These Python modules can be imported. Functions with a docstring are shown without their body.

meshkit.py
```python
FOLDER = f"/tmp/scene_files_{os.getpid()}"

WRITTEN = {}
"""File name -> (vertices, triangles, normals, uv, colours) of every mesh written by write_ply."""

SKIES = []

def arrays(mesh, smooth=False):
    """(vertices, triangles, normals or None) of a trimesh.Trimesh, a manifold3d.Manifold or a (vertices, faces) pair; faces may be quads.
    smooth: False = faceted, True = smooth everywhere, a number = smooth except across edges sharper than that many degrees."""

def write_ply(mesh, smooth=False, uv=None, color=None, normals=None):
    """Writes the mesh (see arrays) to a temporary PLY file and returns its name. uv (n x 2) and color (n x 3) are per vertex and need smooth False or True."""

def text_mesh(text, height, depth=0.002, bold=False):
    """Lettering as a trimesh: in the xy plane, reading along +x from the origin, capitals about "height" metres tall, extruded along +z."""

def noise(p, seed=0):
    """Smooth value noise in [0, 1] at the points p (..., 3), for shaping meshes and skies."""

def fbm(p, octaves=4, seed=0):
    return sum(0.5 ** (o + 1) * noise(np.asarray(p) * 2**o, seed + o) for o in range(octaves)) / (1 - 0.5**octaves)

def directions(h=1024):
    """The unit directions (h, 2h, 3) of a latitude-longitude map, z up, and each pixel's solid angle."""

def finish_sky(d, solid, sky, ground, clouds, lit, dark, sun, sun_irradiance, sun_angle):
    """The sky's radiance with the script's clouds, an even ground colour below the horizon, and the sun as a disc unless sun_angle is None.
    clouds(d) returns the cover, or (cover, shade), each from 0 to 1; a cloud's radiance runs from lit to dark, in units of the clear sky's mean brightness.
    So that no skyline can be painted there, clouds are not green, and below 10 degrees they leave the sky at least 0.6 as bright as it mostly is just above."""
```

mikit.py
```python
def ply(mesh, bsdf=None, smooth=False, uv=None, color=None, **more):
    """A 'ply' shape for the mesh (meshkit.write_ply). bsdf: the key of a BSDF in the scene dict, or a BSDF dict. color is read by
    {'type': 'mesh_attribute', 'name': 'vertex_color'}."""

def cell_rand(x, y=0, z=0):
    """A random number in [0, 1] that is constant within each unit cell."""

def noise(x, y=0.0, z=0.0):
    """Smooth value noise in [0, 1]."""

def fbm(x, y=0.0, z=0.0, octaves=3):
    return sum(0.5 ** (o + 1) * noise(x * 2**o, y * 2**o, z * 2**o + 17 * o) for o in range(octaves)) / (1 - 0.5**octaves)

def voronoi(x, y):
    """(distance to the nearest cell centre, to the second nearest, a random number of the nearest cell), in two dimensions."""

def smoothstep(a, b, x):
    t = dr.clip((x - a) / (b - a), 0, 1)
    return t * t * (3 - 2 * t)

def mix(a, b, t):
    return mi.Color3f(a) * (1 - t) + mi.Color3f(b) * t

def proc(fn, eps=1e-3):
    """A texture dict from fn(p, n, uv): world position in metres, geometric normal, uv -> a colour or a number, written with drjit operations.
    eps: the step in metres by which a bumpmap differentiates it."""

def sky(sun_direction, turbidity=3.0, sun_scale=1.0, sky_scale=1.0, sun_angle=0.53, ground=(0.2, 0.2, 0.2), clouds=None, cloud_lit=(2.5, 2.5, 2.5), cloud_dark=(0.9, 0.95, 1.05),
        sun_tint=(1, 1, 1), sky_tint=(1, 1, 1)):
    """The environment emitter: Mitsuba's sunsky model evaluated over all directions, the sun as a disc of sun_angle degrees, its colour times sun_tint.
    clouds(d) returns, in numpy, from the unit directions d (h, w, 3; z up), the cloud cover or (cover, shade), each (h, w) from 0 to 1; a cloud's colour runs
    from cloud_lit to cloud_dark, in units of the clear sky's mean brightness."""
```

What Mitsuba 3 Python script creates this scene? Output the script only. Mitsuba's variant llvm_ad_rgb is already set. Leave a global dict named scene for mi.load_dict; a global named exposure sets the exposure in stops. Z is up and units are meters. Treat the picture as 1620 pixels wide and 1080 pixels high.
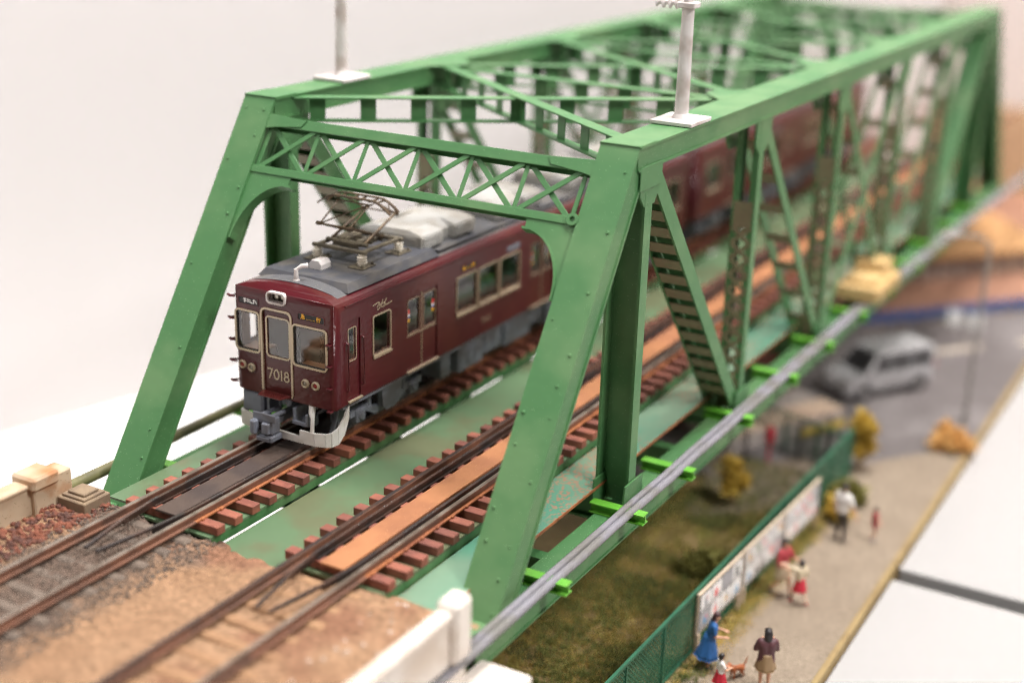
import math, random
import numpy as np, trimesh, mitsuba as mi, drjit as dr, mikit, meshkit
import manifold3d as m3
from mikit import proc, noise, fbm, voronoi, cell_rand, smoothstep, mix
from shapely import Polygon, Point, LineString, box as sbox, union_all, affinity
T = mi.ScalarTransform4f
R = random.Random(7)
RN = np.random.RandomState(11)
scene, labels, used = {}, {}, set()

# ---------------------------------------------------------------- camera, lamps, exposure
exposure = 0.43
CAM = np.array([17.734, -21.832, 12.231]); YAW, PIT, ROL, FPX = -0.5102, 0.3392, 0.0288, 2207.7
_f = np.array([math.sin(YAW)*math.cos(PIT), math.cos(YAW)*math.cos(PIT), -math.sin(PIT)])
_r = np.array([math.cos(YAW), -math.sin(YAW), 0.0]); _u = np.cross(_r, _f)
_up = -_r*math.sin(ROL) + _u*math.cos(ROL)
scene['camera'] = {'type': 'thinlens', 'to_world': T().look_at(origin=CAM.tolist(), target=(CAM+_f*10).tolist(), up=_up.tolist()),
                   'fov': 2*math.degrees(math.atan(810/FPX)), 'fov_axis': 'x', 'aperture_radius': 0.325, 'focus_distance': 28.6,
                   'near_clip': 0.5, 'far_clip': 600.0}

def lamp(name, c, target, w, h, rad):
    """a flat ceiling lamp: a rectangle emitting towards the target"""
    scene[name] = {'type': 'rectangle', 'to_world': T().look_at(origin=list(c), target=list(target), up=[0.02, 1, 0.03]) @ T().scale([w/2, h/2, 1]),
                   'emitter': {'type': 'area', 'radiance': {'type': 'rgb', 'value': list(rad)}}}

W = np.array([1.0, 0.97, 0.945])
lamp('ceiling_lamp', (15, 18, 100), (3, 12, 0), 30, 30, W*39)
lamp('ceiling_lamp_001', (-8, -66, 96), (0, 0, 0), 30, 30, W*8)
lamp('ceiling_lamp_002', (76, -6, 82), (4, 4, -3), 26, 26, W*32)  # unseen lamp, set low on the right to brighten the bridge sides and underside
for i, t in enumerate(['square white ceiling lamp above the railway bridge', 'square white ceiling lamp before the bridge portal, to the left', 'unseen square white lamp far to the right, added low to light under the bridge']):
    labels['ceiling_lamp'+('_%03d' % i if i else '')] = {'label': t, 'category': 'lamp'}

# ---------------------------------------------------------------- helpers
def key_for(k):
    if k not in used:
        used.add(k); return k
    i = 1
    while '%s_%03d' % (k, i) in used: i += 1
    k = '%s_%03d' % (k, i); used.add(k); return k

def obj(name, mesh, mat, parent=None, smooth=False, label=None, to=None, **kw):
    k = key_for(parent+'__'+name if parent else name)
    d = mesh if isinstance(mesh, dict) else mikit.ply(mesh, mat, smooth=smooth, **kw)
    if isinstance(mesh, dict) and mat is not None:
        d = {**mesh, 'bsdf': {'type': 'ref', 'id': mat}}
    if to is not None: d = {**d, 'to_world': to}
    scene[k] = d
    if label: labels.setdefault(k, {})['label'] = label
    return k

def thing(name, label, cat, group=None):
    k = key_for(name); labels[k] = {'label': label, 'category': cat}
    if group: labels[k]['group'] = group
    return k

def tag(k, label, cat=None, group=None, kind=None):
    d = labels.setdefault(k, {}); d['label'] = label
    if cat: d['category'] = cat
    if group: d['group'] = group
    if kind: d['kind'] = kind

def stuff(k): labels.setdefault(k, {})['kind'] = 'stuff'; return k
cat_ = trimesh.util.concatenate
def tm(m):
    if isinstance(m, trimesh.Trimesh): return m
    if isinstance(m, tuple): return trimesh.Trimesh(m[0], m[1], process=False)
    q = m.to_mesh(); return trimesh.Trimesh(np.array(q.vert_properties[:, :3]), np.array(q.tri_verts), process=False)
def man(t): return m3.Manifold(m3.Mesh(np.asarray(t.vertices, np.float32), np.asarray(t.faces, np.uint32)))
def box(x0, x1, y0, y1, z0, z1, b=0.0):
    if b <= 0:
        t = trimesh.creation.box((x1-x0, y1-y0, z1-z0)); t.apply_translation(((x0+x1)/2, (y0+y1)/2, (z0+z1)/2)); return t
    P = []
    for x, sx in ((x0, 1), (x1, -1)):
        for y, sy in ((y0, 1), (y1, -1)):
            for z, sz in ((z0, 1), (z1, -1)):
                P += [(x+sx*b, y+sy*b, z), (x+sx*b, y, z+sz*b), (x, y+sy*b, z+sz*b)]
    return tm(m3.Manifold.hull_points(np.array(P)))
def mbox(*a): return man(box(*a))
def frame_of(p0, p1, n):
    a = np.subtract(p1, p0).astype(float); L = np.linalg.norm(a); a /= L
    n = np.asarray(n, float); n = n-a*(n@a); n /= np.linalg.norm(n)
    s = np.cross(a, n)                      # s, a, n right-handed: s x a = ?
    M = np.eye(4); M[:3, 0], M[:3, 1], M[:3, 2], M[:3, 3] = s, a, n, p0
    if np.linalg.det(M[:3, :3]) < 0: M[:3, 0] *= -1
    return M, L
def beam(p0, p1, w, h, n=(0, 0, 1), b=0.0):
    """w across, h along n, centred on the line"""
    M, L = frame_of(p0, p1, n); t = box(-w/2, w/2, 0, L, -h/2, h/2, b); t.apply_transform(M); return t
def boxes_on(p0, p1, n, lst, b=0.0):
    """boxes (u0,u1,v0,v1,w0,w1) in the frame (side, along, n) of a line; v may be None for the full length"""
    M, L = frame_of(p0, p1, n); out = []
    for u0, u1, v0, v1, w0, w1 in lst:
        out.append(box(u0, u1, v0, L if v1 is None else v1, w0, w1, b))
    t = cat_(out); t.apply_transform(M); return t
def tube(pts, r, n=8, cap=True):
    pts = np.asarray(pts, float); r = np.broadcast_to(r, (len(pts),)).astype(float)
    t = np.gradient(pts, axis=0); t /= np.linalg.norm(t, axis=1, keepdims=True)+1e-12
    ref = np.array([0, 0, 1.0]) if abs(t[:, 2]).mean() < .8 else np.array([1.0, 0, 0])
    a = np.cross(t, ref); a /= np.linalg.norm(a, axis=1, keepdims=True)+1e-12; b = np.cross(t, a)
    an = np.arange(n)*2*np.pi/n
    v = pts[:, None]+r[:, None, None]*(np.cos(an)[None, :, None]*a[:, None]+np.sin(an)[None, :, None]*b[:, None])
    F = []
    for i in range(len(pts)-1):
        for j in range(n):
            k = (j+1) % n; F += [(i*n+j, i*n+k, (i+1)*n+k), (i*n+j, (i+1)*n+k, (i+1)*n+j)]
    v = v.reshape(-1, 3)
    if cap:
        m = len(v); v = np.vstack([v, pts[:1], pts[-1:]]); e = (len(pts)-1)*n
        for j in range(n):
            k = (j+1) % n; F += [(m, k, j), (m+1, e+j, e+k)]
    return trimesh.Trimesh(v, np.array(F)[:, ::-1], process=False)
def lathe(prof, n=16, M=None):
    t = trimesh.creation.revolve(np.array(prof, float), sections=n)
    if M is not None: t.apply_transform(M)
    return t
def move(t, x=0, y=0, z=0, rz=0):
    t = t.copy(); t.apply_transform(trimesh.transformations.rotation_matrix(rz, [0, 0, 1])); t.apply_translation((x, y, z)); return t
def ext(poly, d):
    g = getattr(poly, 'geoms', [poly])
    return cat_([trimesh.creation.extrude_polygon(q, d, engine='earcut') for q in g])
def rrect(u0, u1, v0, v1, r, q=4):
    return sbox(u0+r, v0+r, u1-r, v1-r).buffer(r, quad_segs=q) if r > 0 else sbox(u0, v0, u1, v1)
def ring(u0, u1, v0, v1, r, t): return rrect(u0-t, u1+t, v0-t, v1+t, r+t).difference(rrect(u0, u1, v0, v1, r))
def lin(r, g, b):
    f = lambda c: (c/255/12.92) if c/255 < .04045 else ((c/255+.055)/1.055)**2.4
    return [f(r), f(g), f(b)]
def rgb(c): return {'type': 'rgb', 'value': [float(x) for x in c]}

# ---------------------------------------------------------------- materials
def mat(key, color, rough=.5, metal=0.0, spec=.5, two=True, bump=None, bs=0.0, eps=1e-3, **kw):
    col = rgb(color) if isinstance(color, (list, tuple, np.ndarray)) else proc(color)
    d = {'type': 'principled', 'base_color': col, 'roughness': rough if not callable(rough) else proc(rough), 'metallic': metal, 'specular': spec, **kw}
    if bump: d = {'type': 'bumpmap', 'arbitrary': proc(bump, eps), 'scale': bs, 'nested': d}
    scene[key] = {'type': 'twosided', 'nested': d} if two else d
    return key

def grain(base, alt, f=1.5, lo=.35, hi=.7, speck=None, sf=60, st=.80, amt=1.0):
    """base colour with patches of alt and fine specks"""
    def fn(p, n, uv):
        t = smoothstep(lo, hi, fbm(p.x*f, p.y*f, p.z*f, 4))*amt
        c = mix(base, alt, t)
        if speck is not None:
            s = smoothstep(st, st+.06, noise(p.x*sf, p.y*sf, p.z*sf))
            c = mix(c, speck, s*.7)
        return c
    return fn
GREEN = (.058, .166, .060)
def paintbump(p, n, uv): return fbm(p.x*9, p.y*9, p.z*9, 3)
mat('paint_green', grain(GREEN, (.10, .205, .085), .8, .4, .75, (.22, .36, .2), 42, .88), rough=.45, spec=.35, bump=paintbump, bs=.004, eps=.01)
mat('lattice_brown', grain((.17, .155, .085), (.165, .13, .075), 1.3, .35, .7, (.10, .18, .08), 26, .8), rough=.6)
mat('paint_deck', grain((.092, .155, .08), (.11, .125, .065), .8, .38, .66, (.15, .17, .10), 22, .9, 1), rough=.5)
def rustdeck(p, n, uv):
    c = mix((.075, .23, .15), (.15, .24, .16), smoothstep(.3, .7, fbm(p.x*.9, p.y*.5, 0, 3)))
    s = smoothstep(.54, .66, noise(p.x*19, p.y*19, 3.0))*smoothstep(.3, .6, fbm(p.x*.7, p.y*.45, 7, 2))
    return mix(c, (.30, .16, .10), s*.8)
mat('paint_deck_rust', rustdeck, rough=.5)
mat('paint_bright', grain((.10, .34, .03), (.13, .38, .045), 4, .3, .7), rough=.4)
mat('maroon', grain((.070, .0098, .0135), (.088, .018, .0145), .9, .4, .75, (.12, .028, .022), 70, .9, .8), rough=.24, spec=.38, bump=lambda p, n, uv: fbm(p.x*14, p.y*14, p.z*14, 2), bs=.006, eps=.01)
mat('roof_grey', grain((.082, .082, .088), (.15, .135, .115), 1.6, .42, .75, (.25, .22, .17), 40, .86, .8), rough=.62)
mat('roof_dark', grain((.055, .057, .068), (.10, .092, .085), 2.2, .4, .75), rough=.5)
mat('underframe', grain((.17, .185, .225), (.12, .12, .135), 2.5, .4, .7), rough=.55)
mat('white_plastic', grain((.66, .64, .61), (.55, .52, .47), 3, .45, .8), rough=.45)
mat('unit_white', grain((.37, .362, .345), (.30, .275, .24), 1.8, .42, .75), rough=.5)
mat('cream_metal', (.43, .355, .25), rough=.3, metal=.35)
mat('brass', grain((.13, .085, .045), (.075, .05, .032), 5, .35, .7), rough=.45, metal=.4)
mat('pan_frame', grain((.15, .125, .085), (.09, .075, .055), 6, .35, .7), rough=.5, metal=.3)
mat('ceramic', (.72, .66, .56), rough=.3)
mat('seat_tan', (.42, .22, .12), rough=.6)
mat('interior_dark', (.06, .042, .034), rough=.6)
mat('interior_wall', (.13, .08, .055), rough=.6)
mat('black', (.012, .012, .012), rough=.5)
mat('amber', (.75, .38, .02), rough=.5)
mat('red_lens', (.28, .01, .012), rough=.12)
mat('lamp_lens', (.32, .30, .25), rough=.1, metal=.6)
mat('sticker_red', (.6, .05, .05)); mat('sticker_blue', (.04, .06, .35)); mat('print_white', (.84, .83, .82), rough=.5)
scene['pane'] = {'type': 'thindielectric', 'int_ior': 1.3}
mat('rail_top', grain((.27, .225, .185), (.17, .135, .105), 3, .35, .7), rough=.36, metal=.55)
mat('rail_dark', grain((.045, .036, .034), (.085, .05, .038), 2.5, .35, .7, (.4, .4, .4), 50, .9), rough=.35, metal=.3)
mat('rail_brown', grain((.20, .095, .06), (.12, .065, .046), 3, .35, .7), rough=.6)
mat('rail_rust', grain((.36, .13, .05), (.21, .07, .033), 3, .35, .7), rough=.6)
for i, (a, b) in enumerate([((.25, .082, .055), (.165, .055, .038)), ((.205, .070, .048), (.14, .048, .035)), ((.285, .097, .060), (.19, .063, .043))]):
    mat('sleeper_red_%d' % i, grain(a, b, 3.3, .35, .7, (.27, .13, .08), 30, .86), rough=.65)
mat('sleeper_dark', grain((.085, .045, .034), (.06, .036, .03), 3, .35, .7), rough=.7)
mat('sleeper_grey', grain((.155, .118, .092), (.10, .076, .06), 2.5, .35, .7), rough=.8)
mat('sleeper_tan', grain((.33, .19, .10), (.25, .135, .07), 2.5, .35, .7), rough=.8)
mat('plank_orange', grain((.36, .152, .064), (.27, .108, .048), 1.2, .35, .7, (.5, .25, .12), 45, .84), rough=.7)
mat('plank_brown', grain((.068, .045, .035), (.045, .03, .026), 1.5, .35, .7, (.11, .08, .06), 45, .84), rough=.7)
def sand(p, n, uv):
    c = mix((.25, .145, .085), (.32, .20, .122), fbm(p.x*1.2, p.y*1.2, 0, 3))
    c = mix(c, (.19, .088, .056), smoothstep(.52, .72, fbm(p.x*.6+3, p.y*.5, 5, 3))*.7)
    soot = 1-smoothstep(.55, 1.75, dr.abs(p.x+.02)+(fbm(p.x*1.3, p.y*1.3, 9, 3)-.5)*1.6)
    c = mix(c, (.105, .078, .064), soot*.92)                     # oily dirt along the left track, grainy edge
    g = noise(p.x*17, p.y*17, 0); g2 = noise(p.x*31, p.y*31, 4)
    return c*(.55+.5*g+.4*g2)
mat('sand', sand, rough=.95, spec=.1, bump=lambda p, n, uv: noise(p.x*15, p.y*15, 0)+.6*noise(p.x*29, p.y*29, 2), bs=.05, eps=.01)
mat('stone_red', grain((.22, .085, .055), (.11, .06, .05), 6, .35, .65), rough=.9, spec=.1)
mat('stone_grey', grain((.17, .132, .105), (.115, .088, .072), 6, .35, .65), rough=.9, spec=.1)
mat('concrete_tan', grain((.50, .39, .27), (.40, .17, .065), 1.1, .44, .68, (.3, .2, .12), 25, .85), rough=.8)
mat('concrete_white', grain((.68, .62, .56), (.55, .46, .38), 1.4, .4, .75), rough=.7)
mat('block_brown', grain((.25, .18, .115), (.19, .135, .09), 4, .35, .7), rough=.8)
mat('conduit', grain((.215, .21, .24), (.16, .155, .145), 1.7, .35, .7), rough=.45)
mat('conduit_olive', grain((.16, .145, .062), (.09, .085, .045), 1.7, .35, .7), rough=.5)
mat('mast_white', grain((.62, .585, .57), (.42, .36, .33), 2.6, .42, .75), rough=.5)
def gravel(p, n, uv):
    c = mix((.29, .235, .18), (.22, .175, .132), fbm(p.x*1.1, p.y*1.1, 2, 4))
    g = noise(p.x*26, p.y*26, 1); h = smoothstep(.72, .8, noise(p.x*21, p.y*21, 6))
    return mix(c*(.72+.5*g), (.12, .09, .065), h*.45)
mat('gravel', gravel, rough=.95, spec=.1, bump=lambda p, n, uv: noise(p.x*22, p.y*22, 0), bs=.02, eps=.01)
def soil(p, n, uv):
    c = mix((.35, .245, .125), (.60, .46, .17), smoothstep(.4, .65, fbm(p.x*.8, p.y*.8, 1, 4)))
    c = mix(c, (.21, .235, .07), smoothstep(.42, .6, fbm(p.x*.9+7, p.y*.9, 3, 4))*.85)
    return c*(.7+.6*noise(p.x*24, p.y*24, 1))
mat('soil', soil, rough=.95, spec=.1)
def asphalt(p, n, uv):
    c = mix((.18, .162, .16), (.125, .11, .108), smoothstep(.35, .7, fbm(p.x*.5, p.y*.5, 2, 4)))
    return c*(.8+.4*noise(p.x*18, p.y*18, 0))
mat('asphalt', asphalt, rough=.85, spec=.3)
mat('road_paint', (.55, .47, .38), rough=.8)
mat('kerb_red', grain((.33, .17, .11), (.27, .14, .09), 1.5), rough=.8)
mat('board_edge', grain((.30, .215, .095), (.24, .165, .07), 2), rough=.6)
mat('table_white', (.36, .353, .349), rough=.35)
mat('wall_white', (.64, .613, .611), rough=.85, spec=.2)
mat('table_white_lit', (.74, .73, .72), rough=.4)  # paler copy for the left table, its stronger light put into the colour
mat('ceiling_grey', (.25, .24, .23), rough=.9, spec=.2)
mat('wall_beige', (.62, .55, .52), rough=.85, spec=.2)
mat('wall_tan', grain((.46, .30, .18), (.42, .27, .16), .3), rough=.8)
mat('fence_green', grain((.025, .12, .066), (.02, .095, .052), 2), rough=.5)
mat('grass_a', (.34, .30, .08), rough=.8); mat('grass_b', (.18, .215, .06), rough=.8); mat('grass_c', (.52, .38, .11), rough=.8); mat('grass_d', (.085, .11, .035), rough=.8)
mat('leaf_yellow', (.50, .34, .05), rough=.8); mat('leaf_orange', (.62, .36, .12), rough=.8); mat('leaf_dark', (.16, .15, .03), rough=.8)
mat('bark', (.20, .14, .07), rough=.9)
mat('wood_cream', (.60, .48, .36), rough=.6)
PR = {'pr_red': (.62, .13, .13), 'pr_grey': (.36, .36, .38), 'pr_blue': (.12, .30, .50), 'pr_dark': (.10, .10, .10), 'pr_pink': (.62, .34, .33), 'pr_ochre': (.48, .27, .08), 'pr_green': (.17, .24, .14)}
for k_, c_ in PR.items(): mat(k_, c_, rough=.6)
mat('skin', (.55, .30, .195), rough=.5); mat('skin_light', (.66, .47, .35), rough=.5)
mat('hair_black', (.018, .014, .014), rough=.35); mat('hair_brown', (.055, .025, .026), rough=.4)
for k_, c_ in {'cloth_blue': (.022, .105, .30), 'cloth_maroon': (.085, .03, .036), 'cloth_khaki': (.27, .175, .09), 'cloth_cream': (.55, .46, .32), 'cloth_red': (.34, .035, .045), 'cloth_scarlet': (.48, .02, .04),
               'cloth_white': (.72, .69, .67), 'cloth_black': (.035, .03, .03), 'shoe_black': (.02, .02, .025), 'shoe_red': (.4, .03, .04), 'cloth_yellow': (.65, .42, .06)}.items(): mat(k_, c_, rough=.5)
mat('dog_fur', grain((.42, .13, .045), (.30, .085, .03), 12), rough=.6)
mat('car_silver', (.50, .49, .50), rough=.22, metal=.25); mat('car_glass', (.03, .028, .03), rough=.08); mat('tyre', (.02, .02, .02), rough=.8); mat('chrome', (.75, .75, .75), rough=.12, metal=.9)
mat('grey_paint', (.23, .215, .20), rough=.5); mat('kraft_yellow', grain((.55, .38, .17), (.45, .30, .12), 3), rough=.6); mat('band_blue', (.05, .09, .24), rough=.5)
mat('roof_orange', grain((.50, .28, .12), (.42, .22, .09), 2, .35, .7), rough=.7); mat('wall_grey', grain((.30, .235, .20), (.24, .18, .15), 1.2), rough=.8)
mat('terrace_stone', grain((.42, .37, .34), (.35, .30, .27), 1.5), rough=.8); mat('slab_cream', grain((.74, .56, .42), (.66, .48, .36), 1.5), rough=.8); mat('yellow_paint', (.55, .40, .05), rough=.5); mat('brick_red', (.22, .09, .07), rough=.8)

# ================================================================ THE SETTING
G = -5.5
def struct(name, mesh, m, smooth=False, label=None):
    k = obj(name, mesh, m, None, smooth); labels[k] = {'label': label or name, 'kind': 'structure', 'category': name.rsplit('_0', 1)[0].replace('_', ' ')}; return k
# gallery: white wall on the left, beige wall far behind, white table tops round the diorama
wd = np.array([.255, .967]); wd /= np.linalg.norm(wd)
A = np.array([-16.2, 5.75])
p0, p1 = A-wd*95, A+wd*58
wn = np.array([wd[1], -wd[0]])
def vwall(a, b, z0, z1, th, n):
    q = np.array([a, b, b-n*th, a-n*th]); P = [(*c, z) for z in (z0, z1) for c in q]
    return tm(m3.Manifold.hull_points(np.array(P)))
struct('wall', vwall(p0, p1, -6.1, 112, 3, wn), 'wall_white', label='plain white gallery wall behind the bridge on the left')
struct('wall_001', box(-14, 80, 63, 66, -6.1, 112), 'wall_beige', label='beige gallery wall far behind the bridge')
struct('ceiling', box(-80, 125, -125, 66, 112, 114), 'ceiling_grey', label='grey gallery ceiling')
struct('wall_002', box(120, 123, -120, 66, -60, 112), 'ceiling_grey', label='grey gallery wall across the room')
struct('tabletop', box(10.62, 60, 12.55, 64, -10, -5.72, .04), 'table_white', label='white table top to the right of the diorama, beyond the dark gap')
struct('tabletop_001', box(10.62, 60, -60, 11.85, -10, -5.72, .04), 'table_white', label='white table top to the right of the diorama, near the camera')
struct('floor', box(-80, 125, -125, 66, -64, -62), 'ceiling_grey', label='grey gallery floor far below the tables')
lw = np.array([[-45, -60], [-4.6, -60], [-4.6, 63], [-2.0, 63], [-50, -60]])
struct('tabletop_002', ext(Polygon([tuple(p0), (-4.6, -86), (-4.6, 62.9), tuple(p1)]), .38).apply_translation((0, 0, -6.1)), 'table_white_lit', label='white table top on the left, under the bridge rail and up to the wall')
# diorama base and ground
struct('base_board', box(-4.58, 10.585, -22, 62.9, -6.08, -5.49, .02), 'board_edge', label='wooden edge of the diorama base board')
def sheet(poly, z, step=.25, amp=0.0, f=1.0, seed=0):
    x0, y0, x1, y1 = poly.bounds
    t = trimesh.creation.triangulate_polygon(poly, engine='earcut') if False else None
    nx, ny = int((x1-x0)/step)+1, int((y1-y0)/step)+1
    X, Y = np.meshgrid(np.linspace(x0, x1, nx), np.linspace(y0, y1, ny)); V = np.stack([X, Y, np.full_like(X, z)], -1).reshape(-1, 3)
    if amp: V[:, 2] += amp*(meshkit.fbm(V*[f, f, 0], 4, seed)-.5)
    F = []
    i = np.arange((ny-1)*(nx-1)); r, c = i//(nx-1), i % (nx-1); a = r*nx+c
    F = np.vstack([np.stack([a, a+1, a+nx+1], 1), np.stack([a, a+nx+1, a+nx], 1)])
    from shapely import contains_xy
    cen = V[F].mean(1); F = F[contains_xy(poly, cen[:, 0], cen[:, 1])]
    return trimesh.Trimesh(V, F, process=False)
struct('ground', sheet(sbox(-4.56, -20, 10.45, 60), G-.0, .3, .05, .9), 'soil', True, label='brown and mossy soil under the bridge')
path = Polygon([(8.15, -20), (10.46, -20), (10.46, 21.0), (9.3, 20.0), (7.75, 17.9), (8.25, 13), (8.1, 6), (7.8, 2)])
struct('footpath', sheet(path, G+.04, .09, .02, 3.0), 'gravel', True, label='sandy gravel footpath beside the green fence')
struct('footpath_001', sheet(Polygon([(4.6, 11.6), (7.5, 14.2), (7.7, 17.3), (6.2, 17.6), (4.2, 15.0)]), G+.045, .12, .02, 3.0), 'gravel', True, label='sandy patch of ground under the bridge behind the mesh fence')
road = Polygon([(-4.5, 6.0), (4.5, 15.4), (7.75, 17.9), (10.46, 20.9), (10.46, 39.0), (-4.5, 20.9)])
struct('road', sheet(road, G+.032, .5), 'asphalt', True, label='grey asphalt road passing under the bridge')
far = Polygon([(-4.5, 21.2), (10.46, 39.3), (10.46, 60), (-4.5, 60)])
k = obj('pavement', cat_([ext(far, .22)]).apply_translation((0, 0, G-.02)), 'kerb_red'); labels[k] = {'label': 'reddish pavement on the far side of the road', 'kind': 'structure', 'category': 'pavement'}
mk = []
for s in (0, 4.2, 8.4):
    c = np.array([5.2, 27.5])+np.array([.64, .77])*s
    d = np.array([.64, .77])*1.2; n = np.array([.77, -.64])*.14
    mk.append(ext(Polygon([tuple(c-d-n), tuple(c+d-n), tuple(c+d+n), tuple(c-d+n)]), .006).apply_translation((0, 0, G+.034)))
struct('road_marking', cat_(mk), 'road_paint', label='pale dashed line along the grey road')
# approach embankment: concrete block with a sand and ballast bed on top
k = obj('abutment', cat_([box(-2.75, 7.0, -20, -3.95, G, -.62, .03), box(-2.4, 6.8, -3.95, -3.2, G, -1.75, .03)]), 'concrete_white'); labels[k] = {'label': 'pale concrete abutment that carries the tracks to the bridge', 'category': 'abutment'}
def bed(x, y):
    q = np.stack([x, y, 0*x], -1)
    z = -.27+.10*(meshkit.fbm(q*1.1, 4, 3)-.5)+.05*(meshkit.noise(q*6, 4)-.5)
    edge = np.clip((-y-3.72+(meshkit.fbm(q*2.2, 3, 9)-.5)*.5)/.25, 0, 1)
    return z-(1-edge)*.28-.10*np.exp(-((x-1.95)/.7)**2)
nx, ny = 170, 250
X, Y = np.meshgrid(np.linspace(-2.7, 6.98, nx), np.linspace(-19, -3.45, ny))
V = np.stack([X, Y, bed(X, Y)], -1).reshape(-1, 3)
a = (np.arange((ny-1)*(nx-1))//(nx-1))*nx+np.arange((ny-1)*(nx-1)) % (nx-1)
F = np.vstack([np.stack([a, a+1, a+nx+1], 1), np.stack([a, a+nx+1, a+nx], 1)])
struct('ballast_bed', trimesh.Trimesh(V, F, process=False), 'sand', True, label='tan sandy track bed in front of the bridge')

# ================================================================ THE BRIDGE
BR = thing('truss_bridge', 'green steel through truss railway bridge with lattice portal and top bracing', 'bridge')
XM, HW = 1.975, 4.44
Y0, PAN, NP = 3.1, 6.44, 5
YK = [Y0+PAN*i for i in range(NP+1)]
ZT, ZB = 6.89, -1.0
HIPF, HIPR = 2.47, YK[-1]+.63
BOTF, BOTR = (-3.0, -1.45), None
sl = .655
def section(w, d, t=.05, lip=.05, fl=.10):
    """built-up chord: cover plate on +n side at 0, two webs, bottom flanges; (u0,u1,v0,v1,w0,w1)"""
    return [(-w/2, w/2, 0, None, -t, 0), (-w/2+lip, -w/2+lip+t, 0, None, -d+t, -t), (w/2-lip-t, w/2-lip, 0, None, -d+t, -t),
            (-w/2+lip-.03, -w/2+lip+fl, 0, None, -d, -d+t), (w/2-lip-fl, w/2-lip+.03, 0, None, -d, -d+t)]
def weld(P, r, n):   # paint-covered rivet heads
    out = []
    base = trimesh.creation.icosphere(subdivisions=1, radius=1)
    for q in P:
        b = base.copy(); s = r*R.uniform(.75, 1.25); b.apply_scale((s, s, s)); b.apply_translation(q); out.append(b)
    return cat_(out)
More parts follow.
